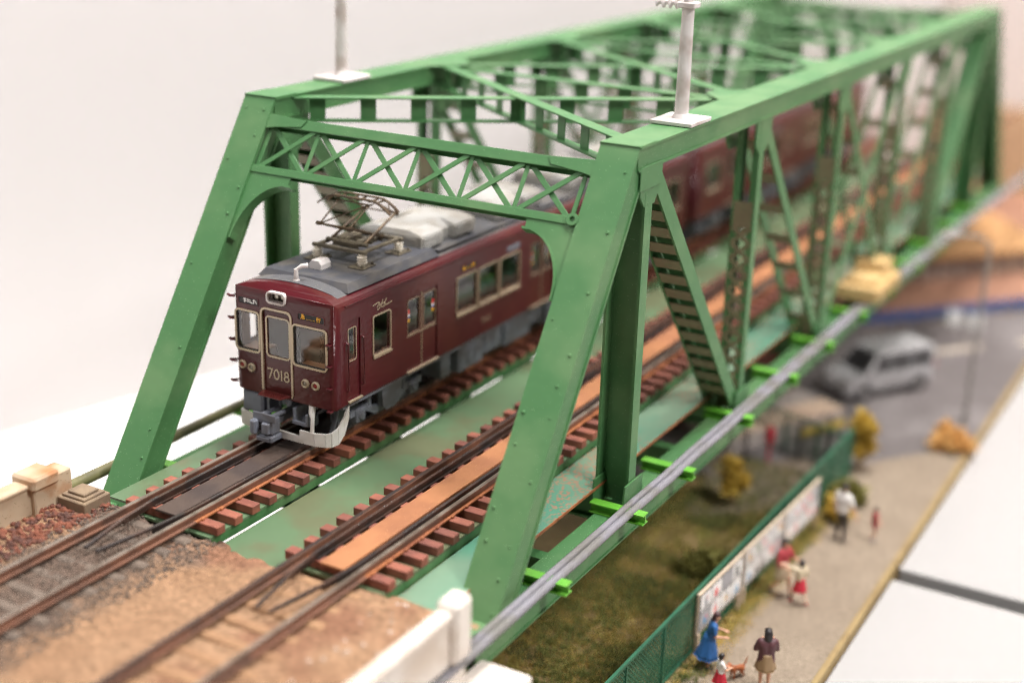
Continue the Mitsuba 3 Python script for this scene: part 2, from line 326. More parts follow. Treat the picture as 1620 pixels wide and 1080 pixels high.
for sx in (1, -1):
    xc = XM+sx*HW
    side = 'right' if sx > 0 else 'left'
    # top chord
    obj('top_chord', boxes_on((xc, HIPF, ZT), (xc, HIPR, ZT), (0, 0, 1), section(.89, .50)), 'paint_green', BR)
    # end posts, front and far
    for fr in (1, -1):
        yh, d = (HIPF, -1) if fr > 0 else (HIPR, 1)
        zb = -1.25 if sx > 0 else -1.05
        yb = yh+d*(ZT-zb)*sl
        nrm = np.array([0, d*1.0, sl])
        k = obj('end_post', boxes_on((xc, yb, zb), (xc, yh, ZT), nrm, section(.84, .62, .06, .05, .14)), 'paint_green', BR)
        if fr > 0:
            M, L = frame_of((xc, yb, zb), (xc, yh, ZT), nrm)
            pts = [(M @ np.array([u, v, .0, 1]))[:3] for u in (-.26, .26) for v in np.arange(.5, L-.2, .62)]
            pts = [q+np.array([R.uniform(-.05, .05), 0, 0]) for q in pts if R.random() < .38]
            stuff(obj('rivet', weld(pts, .032, nrm), 'paint_green', k, True))
            for v in np.arange(1.2, L-.6, 1.05):   # lacing on the inner side
                t = cat_([box(-.36, .36, v-.05, v+.05, -.66, -.625)]); t.apply_transform(M); obj('batten', t, 'paint_green', k)
    # joint cap at the front hip
    cp = [box(xc-.435, xc+.435, HIPF-.03, HIPF+.75, ZT-.005, ZT+.022, .01), box(xc+sx*.40, xc+sx*.425, HIPF+.1, HIPF+1.1, 5.98, 6.46, .008)]
    obj('hip_cap', cat_(cp), 'paint_green', BR)
    # bottom chord
    xb = xc+sx*.19
    obj('bottom_chord', boxes_on((xb, -3.4, ZB), (xb, YK[-1]+6, ZB), (0, 0, 1), [(-.30, .30, 0, None, -.04, 0), (-.27, -.23, 0, None, -.52, -.04), (.23, .27, 0, None, -.52, -.04), (-.30, .30, 0, None, -.56, -.52)]), 'paint_green', BR)
    xi, xo = xc-sx*.36, xc+sx*.36
    for i, y in enumerate(YK):
        # gussets at the top
        for x in (xi, xo):
            gp = Polygon([(y-.42, 6.40), (y+.62 if i < NP else y+.2, 6.40), (y+.55 if i < NP else y+.2, 5.95), (y+.28, 5.62), (y-.2, 5.62), (y-.42, 5.85)])
            g = ext(gp, .05); g.apply_transform(np.array([[0, 0, 1, x-.025], [1, 0, 0, 0], [0, 1, 0, 0], [0, 0, 0, 1.0]])); obj('gusset_plate', g, 'paint_green', BR)
        zb = ZB+.0
        if i in (0, NP):     # plain hanger with a web across
            k = obj('vertical', cat_([box(x-.03, x+.03, y-.17, y+.17, zb, 5.9) for x in (xi, xo)]), 'paint_green', BR); obj('web', box(min(xi, xo)+.03, max(xi, xo)-.03, y+.14, y+.17, zb, 5.9), 'paint_green', k)
        else:                # two channels with lacing below and an open top
            xn = xo-sx*.52
            k = obj('vertical', cat_([box(x-.03, x+.03, y-.15, y+.15, zb, 6.4) for x in (xn, xo)]+[box(x-q*.13, x, yy-.015, yy+.015, zb, 6.4) for x, q in ((max(xn, xo), 1), (min(xn, xo), -1)) for yy in (y-.135, y+.135)]), 'paint_green', BR)
            a, b = min(xn, xo)+.03, max(xn, xo)-.03
            obj('tie_plate', box(a, b, y-.162, y-.145, 3.75, 4.4), 'lattice_brown', k)
            obj('tie_plate', box(a, b, y-.162, y-.145, zb+.1, zb+.75), 'lattice_brown', k)
            for z in np.arange(zb+.78, 3.6, .40):
                for (p_, q_, yy) in ((a, b, y-.153), (b, a, y-.168)):
                    obj('lacing_bar', beam((p_, yy, z), (q_, yy, z+.38), .11, .014, (0, 1, 0)), 'lattice_brown', k)
        # foot gusset
        fg = Polygon([(y-.5, zb), (y+.5, zb), (y+.42, zb+.62), (y-.42, zb+.62)])
        for x in (xi, xo):
            g = ext(fg, .04); g.apply_transform(np.array([[0, 0, 1, x-.02+sx*.06], [1, 0, 0, 0], [0, 1, 0, 0], [0, 0, 0, 1.0]])); obj('gusset_plate', g, 'paint_green', BR)
    # diagonals
    def diagonal(ya, za, yb, zb_, wide, step, bw, dx=0.0):
        a, b = (ya, za), (yb, zb_)
        dirn = np.array([0, yb-ya, zb_-za], float); L = np.linalg.norm(dirn); dirn /= L
        nn = np.array([0, -dirn[2], dirn[1]]); nn *= -np.sign(nn[2]) if False else 1
        if nn[2] > 0: nn = -nn                       # lower face
        lv = []
        for x in (xi-sx*0.01+dx, xo+dx*0-sx*.03):
            lv.append(beam((x, ya, za), (x, yb, zb_), .05, wide, nn))
        if step < .7:                                # the heavy end diagonals are closed on the upper face
            m_ = (np.array([0, ya, za])+np.array([0, yb, zb_]))/2; o = -nn*(wide/2-.02)
            lv.append(beam((xc+dx, ya+o[1], za+o[2]), (xc+dx, yb+o[1], zb_+o[2]), .64, .03, nn))
        k = obj('diagonal', cat_(lv), 'paint_green', BR)
        lo, hi = min(xi, xo)+.03, max(xi, xo)-.03
        for s in np.arange(.75, L-.5, step):
            c = np.array([0, ya, za])+dirn*s+nn*(wide/2-.015)
            obj('batten', beam((lo, c[1], c[2]), (hi, c[1], c[2]), bw, .02, nn), 'lattice_brown', k)
    zt_, zl = 6.3, ZB+.25
    diagonal(YK[0]+.3, zt_, YK[1]-.22, zl, .40, .58, .34)
    diagonal(YK[1]+.25, zt_, YK[2]-.2, zl, .32, 1.25, .34)
    diagonal(YK[2]+.25, zt_, YK[3]-.25, zl, .28, 1.4, .3)
    diagonal(YK[3]-.25, zt_, YK[2]+.25, zl, .26, 1.4, .3, sx*.07)
    diagonal(YK[4]-.25, zt_, YK[3]+.2, zl, .32, 1.25, .34)
    diagonal(YK[5]-.3, zt_, YK[4]+.22, zl, .40, .6, .30)

# portal frames (front one seen closely) in the plane of the end posts
XL, XR = XM-HW+.40, XM+HW-.40
def portal(yh, d):
    PF = key_for(BR+'__portal_frame')
    n = np.array([0, d*1.0, sl]); n /= np.linalg.norm(n)
    al = np.array([0, -d*sl, 1.0]); al /= np.linalg.norm(al)      # up along the post
    O = np.array([0, yh, ZT])-n*.06
    M = np.eye(4); M[:3, 0] = (1, 0, 0); M[:3, 1] = al; M[:3, 2] = n; M[:3, 3] = O
    def put(name, t, m='paint_green', sm=False):
        t = t.copy(); t.apply_transform(M); return obj(name, t, m, PF, sm)
    s0, s1 = -.52, -1.66             # along-post positions of the two rails
    put('upper_rail', cat_([box(XL, XR, s0-.03, s0+.03, -.30, 0), box(XL, XR, s0-.115, s0+.115, -.015, .015, .008), box(XL, XR, s0-.115, s0+.115, -.31, -.28)]))
    put('lower_rail', cat_([box(XL-.2, XR+.12, s1-.02, s1+.02, -.20, 0), box(XL-.26, XR+.12, s1-.085, s1+.085, -.012, .03, .01), box(XL, XR, s1-.085, s1+.085, -.21, -.19)]))
    N = 6
    xs = np.linspace(XL+.12, XR-.16, N+1)
    u, l = s0-.10, s1+.07
    for i, x in enumerate(xs):
        put('lacing_bar', beam((x-.05, l, -.07), (x-.02, u, -.07), .10, .028, (0, 0, 1), .008))
        if i < N:
            x2 = xs[i+1]
            put('lacing_bar', beam((x+.06, l, -.035), (x2-.10, u, -.035), .115, .03, (0, 0, 1), .008))
            put('lacing_bar', beam((x+.05, u, -.10), (x2-.14, l, -.10), .115, .03, (0, 0, 1), .008))
    # corner gussets below the upper corners and the arched knee brackets
    for s, x in ((1, XL), (-1, XR)):
        put('gusset_plate', ext(Polygon([(x-s*.03, s0+.16), (x+s*1.05, s0+.10), (x+s*.95, s0-.06), (x+s*.25, s0-.14), (x-s*.03, s0-.2)]), .03).apply_translation((0, 0, .012)))
        w, h = 1.12, 1.55
        arc = [(x+s*(w-.02-(w-.10)*math.sin(t)), s1-.09-.20-(h-.20)*(1-math.cos(t))) for t in np.linspace(0, math.pi/2, 14)]
        kb = put('knee_bracket', ext(Polygon([(x-s*.03, s1-.09), (x+s*w, s1-.09)]+arc+[(x-s*.03, s1-.09-h)]), .03).apply_translation((0, 0, -.03)))
        fl = []
        for a, b in zip(arc[:-1], arc[1:]):
            fl.append(beam((a[0], a[1], -.09), (b[0], b[1], -.09), .035, .26, (0, 0, 1)))
        t = cat_(fl+[box(arc[0][0]-.05, arc[0][0]+.10, arc[0][1]-.03, arc[0][1]+.02, -.22, .04)]); t.apply_transform(M); obj('flange', t, 'paint_green', kb)
    put('bolt', lathe([(0, .0), (.06, 0), (.06, .05), (.13, .05), (.13, .0), (.115, -.02)], 14, np.array([[1, 0, 0, XR-.12], [0, 1, 0, s1+.02], [0, 0, 1, .03], [0, 0, 0, 1.0]])), sm=30)
portal(HIPF, -1)
portal(HIPR, 1)
# top lateral bracing: pairs of flat bars with upright battens between them
def lateral(a, b, zt=6.80, zl=6.27, w=.33, n=6):
    a, b = np.array(a, float), np.array(b, float)
    pa, pb = np.array([*a, zt]), np.array([*b, zt]); q = np.array([0, 0, zl-zt])
    k = obj('lateral_brace', cat_([beam(pa, pb, w, .04, (0, 0, 1), .008), beam(pa+q, pb+q, w*.8, .04)]), 'paint_green', BR)
    L = np.linalg.norm(pb-pa); dv = (pb-pa)/L
    for s in (np.arange(n)+.5)/n*L:
        c = pa+dv*s; obj('batten', beam(c+dv*-.0+q*.97, c-[0, 0, .02], .36, .02, np.cross(dv, [0, 0, 1])), 'paint_green', k)
xl, xr = XM-HW+.30, XM+HW-.30
for i in range(NP):
    ya, yb = YK[i], YK[i+1]
    lateral((xl, ya+.1), (xr, yb-.15), n=9)
    lateral((xr, ya+.15), (xl, yb-.1), zt=6.848, n=9)
for i in range(1, NP):
    lateral((xl, YK[i]), (xr, YK[i]), zt=6.76, n=7)
for i in range(1, NP):                      # top node plates
    for sx in (1, -1):
        x = XM+sx*(HW-.42); y = YK[i]
        obj('gusset_plate', ext(Polygon([(x+sx*.1, y-1.0), (x-sx*.15, y-.75), (x-sx*.62, y-.22), (x-sx*.62, y+.22), (x-sx*.15, y+.75), (x+sx*.1, y+1.0)]), .022).apply_translation((0, 0, 6.872)), 'paint_green', BR)

# deck: stringers, green walkway panels, floor beams
YE = 41.5
for cx in (0.0, 4.02):
    st = key_for(BR+'__stringer')
    x0, x1 = (cx-1.12, cx+1.11) if cx == 0 else (cx-1.13, cx+1.12)
    obj('flange', box(x0, x1, -3.75, YE, -.42, -.365), 'paint_deck', st)
    obj('web', cat_([box(x, x+.05, -3.7, YE, -.60, -.42) for x in (x0+.005, x1-.055)]+[box(x0+.5, x0+.56, -3.6, YE, -.8, -.44), box(x1-.56, x1-.5, -3.6, YE, -.8, -.44)]), 'paint_green', st)
for (a, b, z, y, m) in ((-1.97, -1.13, -.47, -3.3, 'paint_deck'), (1.175, 2.84, -.60, -3.78, 'paint_deck'), (5.17, 6.13, -.58, -3.75, 'paint_deck_rust')):
    dp = obj('deck_panel', cat_([box(a, b, y, YE, z-.05, z)]), m, BR)
    if m == 'paint_deck_rust': obj('edge_trim', box(b+.001, b+.02, y, YE, z-.055, z+.004), 'rail_rust', dp)
for y in list(np.arange(-2.9, YE, 3.22)):
    obj('floor_beam', cat_([box(-2.3, 6.3, y-.16, y+.16, -1.16, -1.1), box(-2.3, 6.3, y-.03, y+.03, -1.66, -1.16), box(-2.3, 6.3, y-.16, y+.16, -1.72, -1.66)]), 'paint_green', BR)
# bright green bracket beams that carry the conduits
BY = [-.95, 2.5, 5.1, 8.8, 12.2, 15.3, 18.6, 21.6, 25.0, 28.1, 31.4, 34.6]
for y in BY:
    for x0, x1 in ((6.17, 7.43), (-3.6, -2.2)):
        z = ZB+.10
        P = [box(x0, x1, y-.13, y+.13, z+.10, z+.13), box(x0, x1, y-.02, y+.02, z-.07, z+.10), box(x0, x1, y-.13, y+.13, z-.10+.005, z-.07)]
        obj('bracket_beam', cat_(P), 'paint_bright', BR)
# masts on the top chord
def mast(sx, y, label):
    xc = XM+sx*HW
    t = thing('catenary_mast', label, 'mast', 'white masts standing on the top chords')
    obj('base_plate', box(xc-.47, xc+.47, y-.55, y+.55, ZT+.012, ZT+.10, .015), 'mast_white', t)
    obj('pole', tube([(xc, y, ZT+.09), (xc, y, ZT+.16), (xc, y, ZT+.20), (xc, y, 9.25)], [.20, .18, .15, .128], 20), 'mast_white', t, 30)
    obj('cap', cat_([box(xc-.2, xc+.2, y-.17, y+.17, 9.25, 9.37, .02), tube([(xc, y, 9.35), (xc, y, 10.8)], [.11, .09], 14)]), 'mast_white', t)
    obj('insulator', tube([(xc-.15-.05*i, y, 9.33) for i in range(12)], [.05, .05, .13, .05, .05, .13, .05, .05, .13, .05, .05, .11], 14), 'mast_white', t)
mast(1, 5.4, 'white mast with ribbed insulator on the right top chord')
mast(-1, 5.5, 'blurred white mast on the left top chord')
# conduits
for i, (dx, dz, r, l) in enumerate(((.0, .0, .078, 'upper grey conduit pipe along the outside of the bridge'), (.18, -.03, .085, 'lower grey conduit pipe along the outside of the bridge, nearest the footpath'))):
    ys = np.concatenate([np.arange(-12, 20, 1.5), np.arange(20, 62, 3)])
    P = [(6.95+dx+(.6*max(0, y-20)/20)**1.2+.012*math.sin(y*1.7+i), y, ZB+.13+.09+dz*0+.006*math.sin(y*1.1)) for y in ys]
    k = obj('conduit_pipe', tube(P, r, 12), 'conduit', None, True); tag(k, l, 'pipe')
k = obj('conduit_pipe', tube([(-3.42, y, ZB+.13+.125+.008*math.sin(y)) for y in np.arange(-4.1, 45, 1.2)], .125, 12), 'conduit_olive', None, True); tag(k, 'olive pipe along the left outside of the bridge', 'pipe')

# ================================================================ TRACKS
def rail_mesh(x, y0, y1, h=.17, hw=.048):
    z1, z0 = 0.0, -h
    return cat_([box(x-hw, x+hw, y0, y1, z1-.05, z1, .008), box(x-.018, x+.018, y0, y1, z0+.03, z1-.05)])
def track(cx, label, sleepers, plank, gmat, appr):
    t = thing('railway_track', label, 'railway track')
    for s in (-1, 1):
        x = cx+s*.655
        k = obj('rail', rail_mesh(x, -18, 56), 'rail_brown', t); obj('foot', box(x-.10, x+.10, -3.7, 56, -.17, -.14), 'rail_rust', k); obj('foot', box(x-.10, x+.10, -18, -3.7, -.17, -.14), 'rail_brown', k)
        obj('rail_head', box(x-.043, x+.043, -18, 56, -.02, .004, .004), 'rail_top' if not (cx > 1 and s < 0) else 'rail_dark', k)
        gx = cx+s*.46
        pts = [(gx, 45, -.045), (gx, -3.6, -.045), (cx+s*.36, -4.5, -.045), (cx+s*.14, -5.7, -.06)]
        P = [beam(pts[i], pts[i+1], .07, .05) for i in range(3)]+[beam(np.array(pts[i])-[0, 0, .07], np.array(pts[i+1])-[0, 0, .07], .025, .1) for i in range(2)]+[beam(np.array(pts[0])-[0, 0, .12], np.array(pts[1])-[0, 0, .12], .13, .03)]
        obj('guard_rail', cat_(P), 'rail_dark', t)
    base = mikit.ply(box(-1.18, 1.18, -.118, .118, -.36, -.18, .012))
    for i, y in enumerate(np.arange(-3.53, 45, .54)):
        m = sleepers[R.randrange(len(sleepers))]
        obj('sleeper', base, m, t, to=T().translate([cx+.015+R.uniform(-.02, .02), y+R.uniform(-.012, .012), R.uniform(-.006, .006)]).rotate([0, 0, 1], R.uniform(-.7, .7)))
    bb = mikit.ply(box(-1.0, 1.0, -.12, .12, -.40, -.20, .04))
    for y in np.arange(-4.2, -17, -.58):
        obj('sleeper', bb, appr, t, to=T().translate([cx+R.uniform(-.03, .03), y, R.uniform(-.055, -.015)]).rotate([0, 0, 1], R.uniform(-1.5, 1.5)))
    obj('walkway_plank', box(cx-.27, cx+.27, -3.75, 44, -.165, -.105, .01), plank, t)
    P = []
    for y in np.arange(-3.53, 24, .54):       # rail spikes and clips
        for s in (-1, 1):
            for e in (-1, 1):
                x = cx+s*.655+e*.10; P.append(box(x-.03, x+.03, y-.04, y+.04, -.175, -.125, .01))
    stuff(obj('rail_clip', cat_(P), 'rail_rust', t))
track(0.0, 'left railway track that the maroon train stands on, with dark brown centre plank', ['sleeper_red_0', 'sleeper_red_1', 'sleeper_red_2'], 'plank_brown', 'rail_dark', 'sleeper_grey')
track(4.0, 'right empty railway track with orange brown centre plank', ['sleeper_red_0', 'sleeper_red_2', 'sleeper_red_1'], 'plank_orange', 'rail_dark', 'sleeper_tan')
# ballast stones
def stones(n, fx, fy, r0, r1, dz=0.0):
    base = [trimesh.creation.icosphere(subdivisions=1, radius=1) for _ in range(6)]
    for b in base: b.vertices = b.vertices*(1+.35*(RN.rand(len(b.vertices), 1)-.5))*RN.uniform(.7, 1.2, 3)
    x, y, r = np.array([fx() for _ in range(n)]), np.array([fy() for _ in range(n)]), RN.uniform(r0, r1, n)
    z = bed(x, y)+dz+r*.3; V, F, c = [], [], 0
    for i in range(n):
        b = base[i % 6]; q = np.linalg.qr(RN.randn(3, 3))[0]; q = q*np.sign(np.linalg.det(q))
        V.append(b.vertices @ q*r[i]+[x[i], y[i], z[i]]); F.append(b.faces+c); c += len(b.vertices)
    return trimesh.Trimesh(np.vstack(V), np.vstack(F), process=False)
k = obj('ballast_stones', stones(1500, lambda: R.uniform(-2.3, -1.25), lambda: R.uniform(-14, -3.9), .025, .065), 'stone_red'); labels[k] = {'label': 'loose red brown ballast stones along the left parapet', 'category': 'stones', 'kind': 'stuff'}
k = obj('ballast_stones', stones(3200, lambda: R.choice([R.uniform(-1.5, -.75), R.uniform(.75, 1.5), R.uniform(-.6, .6)]), lambda: R.uniform(-12, -3.75), .014, .034, .0), 'stone_grey'); labels[k] = {'label': 'dark grey ballast stones around the left track', 'category': 'stones', 'kind': 'stuff'}
k = obj('ballast_stones', stones(110, lambda: R.uniform(5.3, 6.9), lambda: R.uniform(-11, -3.9), .015, .035), 'concrete_white'); labels[k] = {'label': 'small pale stones beside the right parapet', 'category': 'stones', 'kind': 'stuff'}
# parapets, bearing block
t = thing('parapet_wall', 'low weathered tan parapet wall with capped end pillar, left of the tracks', 'wall')
obj('panel', cat_([box(-2.62, -2.36, -20, -4.9, -.62, .27, .02)]), 'concrete_tan', t)
obj('coping', box(-2.70, -2.30, -20, -4.95, .27, .36, .025), 'concrete_tan', t)
obj('pillar', box(-2.72, -2.24, -4.95, -3.98, -.62, .38, .03), 'concrete_tan', t)
obj('cap', box(-2.80, -2.16, -5.02, -4.35, .22, .50, .05), 'concrete_tan', t)
t = thing('parapet_wall', 'low white parapet wall with rounded end post, right of the tracks', 'wall')
obj('panel', cat_([box(6.98, 7.16, -20, -4.75, -.62, .30, .03)]), 'concrete_white', t)
obj('coping', box(6.92, 7.22, -20, -4.75, .30, .44, .05), 'concrete_white', t)
obj('pillar', box(6.86, 7.28, -4.75, -4.2, -.62, .56, .08), 'concrete_white', t)
k = obj('bearing_block', cat_([box(-2.2, -1.45, -4.45, -3.75, -.45, -.06, .02), box(-2.13, -1.52, -4.38, -3.82, -.06, -.01, .01), box(-2.05, -1.6, -4.30, -3.9, -.01, .05, .015)]), 'block_brown'); tag(k, 'small brown stepped block at the foot of the left end post', 'block')
k = obj('bearing_block', cat_([box(6.95, 8.0, -5.6, -3.35, -1.75, -1.25, .05), box(7.0, 7.9, -5.4, -3.45, G, -1.75)]), 'concrete_white'); tag(k, 'white concrete bearing pier under the right end of the bridge', 'block')

# ================================================================ THE TRAIN
HWB = 1.375
def profile(hw=HWB, zb=1.0, grow=0.0):
    P = [(-hw+.06, zb), (hw-.06, zb), (hw, zb+.06)]
    r = .20; zs = 3.30
    P += [(hw, 3.14)]
    P += [(hw-r+r*math.cos(t), 3.14+(r+.02)*math.sin(t)) for t in np.linspace(.15, 1.15, 6)]
    for x in np.linspace(.85, -.85, 13)*(hw-.25)/.85*.92: P.append((x, 3.51+grow-.13*(x/1.2)**2))
    P += [(-(hw-r+r*math.cos(t)), 3.14+(r+.02)*math.sin(t)) for t in np.linspace(1.15, .15, 6)]
    P += [(-hw, 3.14), (-hw, zb+.06)]
    return P
def cs(poly):
    p = np.array(poly, float)
    if (p[:, 0]*np.roll(p[:, 1], -1)-np.roll(p[:, 0], -1)*p[:, 1]).sum() < 0: p = p[::-1]
    return m3.CrossSection([[tuple(q) for q in p]])
def ext_y(poly, y0, y1):
    m = cs(poly).extrude(y1-y0)          # z is along -> y
    return m.transform(np.array([[1, 0, 0, 0], [0, 0, -1, y1], [0, 1, 0, 0]], float))
def ext_x(poly, x0, x1):                                 # poly in (y,z)
    m = cs(poly).extrude(x1-x0)
    return m.transform(np.array([[0, 0, 1, x0], [1, 0, 0, 0], [0, 1, 0, 0]], float))
def ext_z(poly, z0, z1):
    return cs(poly).extrude(z1-z0).translate((0, 0, z0))
LEN = 18.6
def shell(ins=0.0, cab=True):
    a = ext_y([(x*(1-ins/HWB), z if z > 2 else z+ins) for x, z in profile()], -.2, LEN+.2)
    if ins: a = ext_y([(x*(1-ins/HWB), (z-ins) if z > 2 else z+ins) for x, z in profile()], -.2, LEN+.2)
    rr = .2
    pf = rrect(-HWB+ins, HWB-ins, ins, LEN-ins, rr, 6)
    b = ext_z(list(pf.exterior.coords)[:-1], .5, 4)
    q = [(ins, 1.0+ins), (LEN-ins, 1.0+ins), (LEN-ins, 4.0), (.42, 4.0)]
    if cab: q += [(.42, 3.62)]+[(ins+.42-.42*math.sin(t), 3.20+.33*math.cos(t)-ins) for t in np.linspace(0.25, math.pi/2, 8)]
    else: q += [(ins, 4.0)]
    c = ext_x(q, -3, 3)
    return (a ^ b) ^ c
FM = lambda y0: np.array([[1, 0, 0, 0], [0, 0, -1, y0], [0, 1, 0, 0], [0, 0, 0, 1.0]])    # front: u->x, v->z, out -> -y
def SM(s, y0=0.0):                                                                        # side: u->y, v->z, out -> s*x
    return np.array([[0, 0, s, s*HWB], [1, 0, 0, y0], [0, 1, 0, 0], [0, 0, 0, 1.0]])
def pl(poly, w0, w1, M):
    t = ext(poly, w1-w0); t.apply_translation((0, 0, w0)); t.apply_transform(M); return t
DOORS = [2.61, 8.28, 13.95]
TRIPS = [4.69, 10.36]
WZ = (1.88, 2.74)
def windows(cab):
    w = []
    if cab: w.append((1.31, 1.94))
    else: w.append((.75, 1.9))
    for t in TRIPS: w += [(t, t+.88), (t+1.0, t+1.9), (t+2.02, t+2.96)]
    w += [(15.75, 16.75), (16.87, 17.75)]
    return w
def car(y0, cab, label):
    t = thing('train_car', label, 'train car')
    D = np.array([0, y0, 0])
    sh = shell(0, cab)-shell(.07, cab)
    cuts = []
    for s in (1, -1):
        xa, xb = (1.25, 1.5) if s > 0 else (-1.5, -1.25)
        for a, b in windows(cab): cuts.append(ext_x(list(rrect(a, b, WZ[0], WZ[1], .06).exterior.coords)[:-1], xa, xb))
        for d in DOORS: cuts.append(mbox(xa, xb, d, d+1.24, 1.09, 2.83))
        if cab: cuts.append(mbox(xa, xb, .385, .84, 1.13, 2.88))
    if cab:
        for (a, b, c, d, r) in ((-1.26, -.655, 1.94, 2.80, .07), (-.46, .12, 1.91, 2.77, .07), (.27, 1.11, 1.87, 2.73, .07), (-.375, .06, 3.13, 3.33, .06)):
            q = ext_y([(x, z) for x, z in list(rrect(a, b, c, d, r).exterior.coords)[:-1]], -.3, .35 if d > 3 else .12); cuts.append(q)
        cuts.append(mbox(-.56, .19, -.3, .035, 1.03, 2.93))       # recessed front door
    for c in cuts:
        if c.volume() < 0: print('neg cut')
    bm = sh-m3.Manifold.batch_boolean(cuts, m3.OpType.Add)
    b = tm(bm); b.apply_translation(D)
    body = obj('body', b, 'maroon', t, 28)
    # interior
    P = [box(-1.25, 1.25, y0+.2, y0+LEN-.2, 1.08, 1.14)]
    obj('floor', cat_(P), 'interior_dark', t)
    P = []
    for a in ([1.9, 4.2] if cab else [4.2])+[9.9, 15.5]:
        for s in (-1, 1): P += [box(min(s*1.22, s*.75), max(s*1.22, s*.75), y0+a, y0+a+(.5 if a < 2 else 3.4 if a < 15 else 2.4), 1.14, 1.56, .04), box(min(s*1.28, s*1.16), max(s*1.28, s*1.16), y0+a, y0+a+(.5 if a < 2 else 3.4 if a < 15 else 2.4), 1.56, 1.84, .02)]
    obj('seat', cat_(P), 'seat_tan', t)
    obj('added_blocker', box(-.04, .04, y0+(2.2 if cab else .3), y0+LEN-.3, 1.14, 3.2), 'interior_dark', t)  # added dark sheet, blocks the view through the car so the windows darken
    if cab:
        obj('cab_partition', cat_([box(-1.28, .42, y0+.98, y0+1.04, 1.14, 3.2), box(.42, 1.08, y0+.98, y0+1.04, 1.14, 2.0), box(1.08, 1.28, y0+.98, y0+1.04, 1.14, 3.2), box(.42, 1.08, y0+.98, y0+1.04, 2.75, 3.2), box(-.40, -.36, y0+.94, y0+.98, 1.14, 2.9), box(.22, .26, y0+.94, y0+.98, 1.14, 2.9)]), 'interior_wall', t)
        for s in (1, -1):
            obj('cab_lining', cat_([box(min(s*1.295, s*1.27), max(s*1.295, s*1.27), y0+a_, y0+b_, c_, d_) for a_, b_, c_, d_ in ((.12, .44, 1.14, 3.1), (.73, .98, 1.14, 3.1), (.44, .73, 1.14, 1.98), (.44, .73, 2.71, 3.1))]), 'seat_tan', t)
        obj('driver_desk', cat_([box(-1.28, -.66, y0+.12, y0+.62, 1.14, 1.93, .03), box(.22, 1.2, y0+.12, y0+.5, 1.14, 1.8, .03)]), 'seat_tan', t)
    # roof
    rp = [(x*.955, z+.018) for x, z in profile() if z > 3.30]
    rp = rp+[(rp[-1][0], 3.2), (rp[0][0], 3.2)]
    rq = ext_y(rp, .34 if cab else .05, LEN-.05)
    obj('roof', tm(rq).apply_translation(D), 'roof_grey', t, 25)
    ty = .62
    plat = m3.Manifold.hull_points(np.array([(x*s, y, z) for s in (1, -1) for x, y, z in ((1.20, ty+.05, 3.40), (1.20, 4.2, 3.40), (1.08, ty+.17, 3.565), (1.08, 4.08, 3.565))]))
    if cab: obj('roof_platform', tm(plat).apply_translation(D), 'roof_dark', t)
    for s in (1, -1): obj('gutter', box(min(s*1.375, s*1.40), max(s*1.375, s*1.40), y0+.30, y0+LEN-.1, 3.235, 3.262), 'maroon', t)
    # sides
    for s in (1, -1):
        M = SM(s, y0)
        for a, b in windows(cab):
            k = obj('window', pl(ring(a, b, *WZ, .05, .032), -.03, .022, M), 'cream_metal', t, 25)
            obj('pane', pl(rrect(a, b, *WZ, .05), -.03, -.029, M), 'pane', k)
            obj('sill', pl(sbox(a-.03, WZ[0]-.075, b+.03, WZ[0]-.02), .015, .05, M), 'cream_metal', k)
        for d in DOORS:
            k = key_for(t+'__door'); 
            for j, (a, b) in enumerate(((d+.01, d+.615), (d+.625, d+1.23))):
                w = (a+.05, b-.09) if j == 0 else (a+.09, b-.05)
                leaf = sbox(a, 1.10, b, 2.82).difference(rrect(*w, 1.95, 2.735, .05))
                obj('leaf', pl(leaf, -.07, -.025, M), 'maroon', k)
                obj('window_frame', pl(ring(*w, 1.95, 2.735, .05, .012), -.03, -.015, M), 'cream_metal', k)
                obj('pane', pl(rrect(*w, 1.95, 2.735, .05), -.05, -.049, M), 'pane', k)
                obj('trim', pl(sbox(a, 1.895, b, 1.915), -.026, -.014, M), 'cream_metal', k)
                x = w[0]+.02 if j == 0 else w[1]-.11
                for (z0, z1, m) in ((2.41, 2.51, 'sticker_red'), (2.355, 2.41, 'print_white'), (2.31, 2.355, 'sticker_blue'), (2.22, 2.31, 'amber')):
                    obj('sticker', pl(sbox(x, z0, x+.09, z1), -.047, -.044, M), m, k)
            obj('seam', pl(sbox(d+.607, 1.1, d+.633, 2.82), -.04, -.012, M), 'cream_metal', k)
            obj('step', pl(sbox(d-.02, 1.05, d+1.26, 1.085), -.04, .05, M), 'cream_metal', t)
        for a in (4.9, 10.6) if cab else (4.9,):
            f = obj('destination_display', pl(ring(a, a+.66, 2.865, 2.99, .01, .02), -.02, .012, M), 'maroon', t)
            obj('screen', pl(sbox(a, 2.865, a+.66, 2.99), -.02, -.0, M), 'black', f)
            obj('lettering', cat_([pl(sbox(a+.05, 2.89, a+.16, 2.965), -.005, .004, M), pl(sbox(a+.2, 2.90, a+.42, 2.915), -.005, .004, M), pl(sbox(a+.46, 2.89, a+.58, 2.965), -.005, .004, M)]), 'amber', f)
        f = obj('ventilator', pl(sbox(7.02, 2.86, 7.64, 2.98), -.02, .012, M), 'underframe', t)
        ys0 = 5.84
        tx = meshkit.text_mesh('7018' if cab else '7518', .125, .008); tx.apply_transform(np.diag([1.0 if s > 0 else -1.0, 1, 1, 1]))
        if s < 0: tx.apply_translation((.6, 0, 0))
        tx.apply_translation((ys0, 1.33, .0)); tx.apply_transform(M); obj('number', tx, 'cream_metal', t)
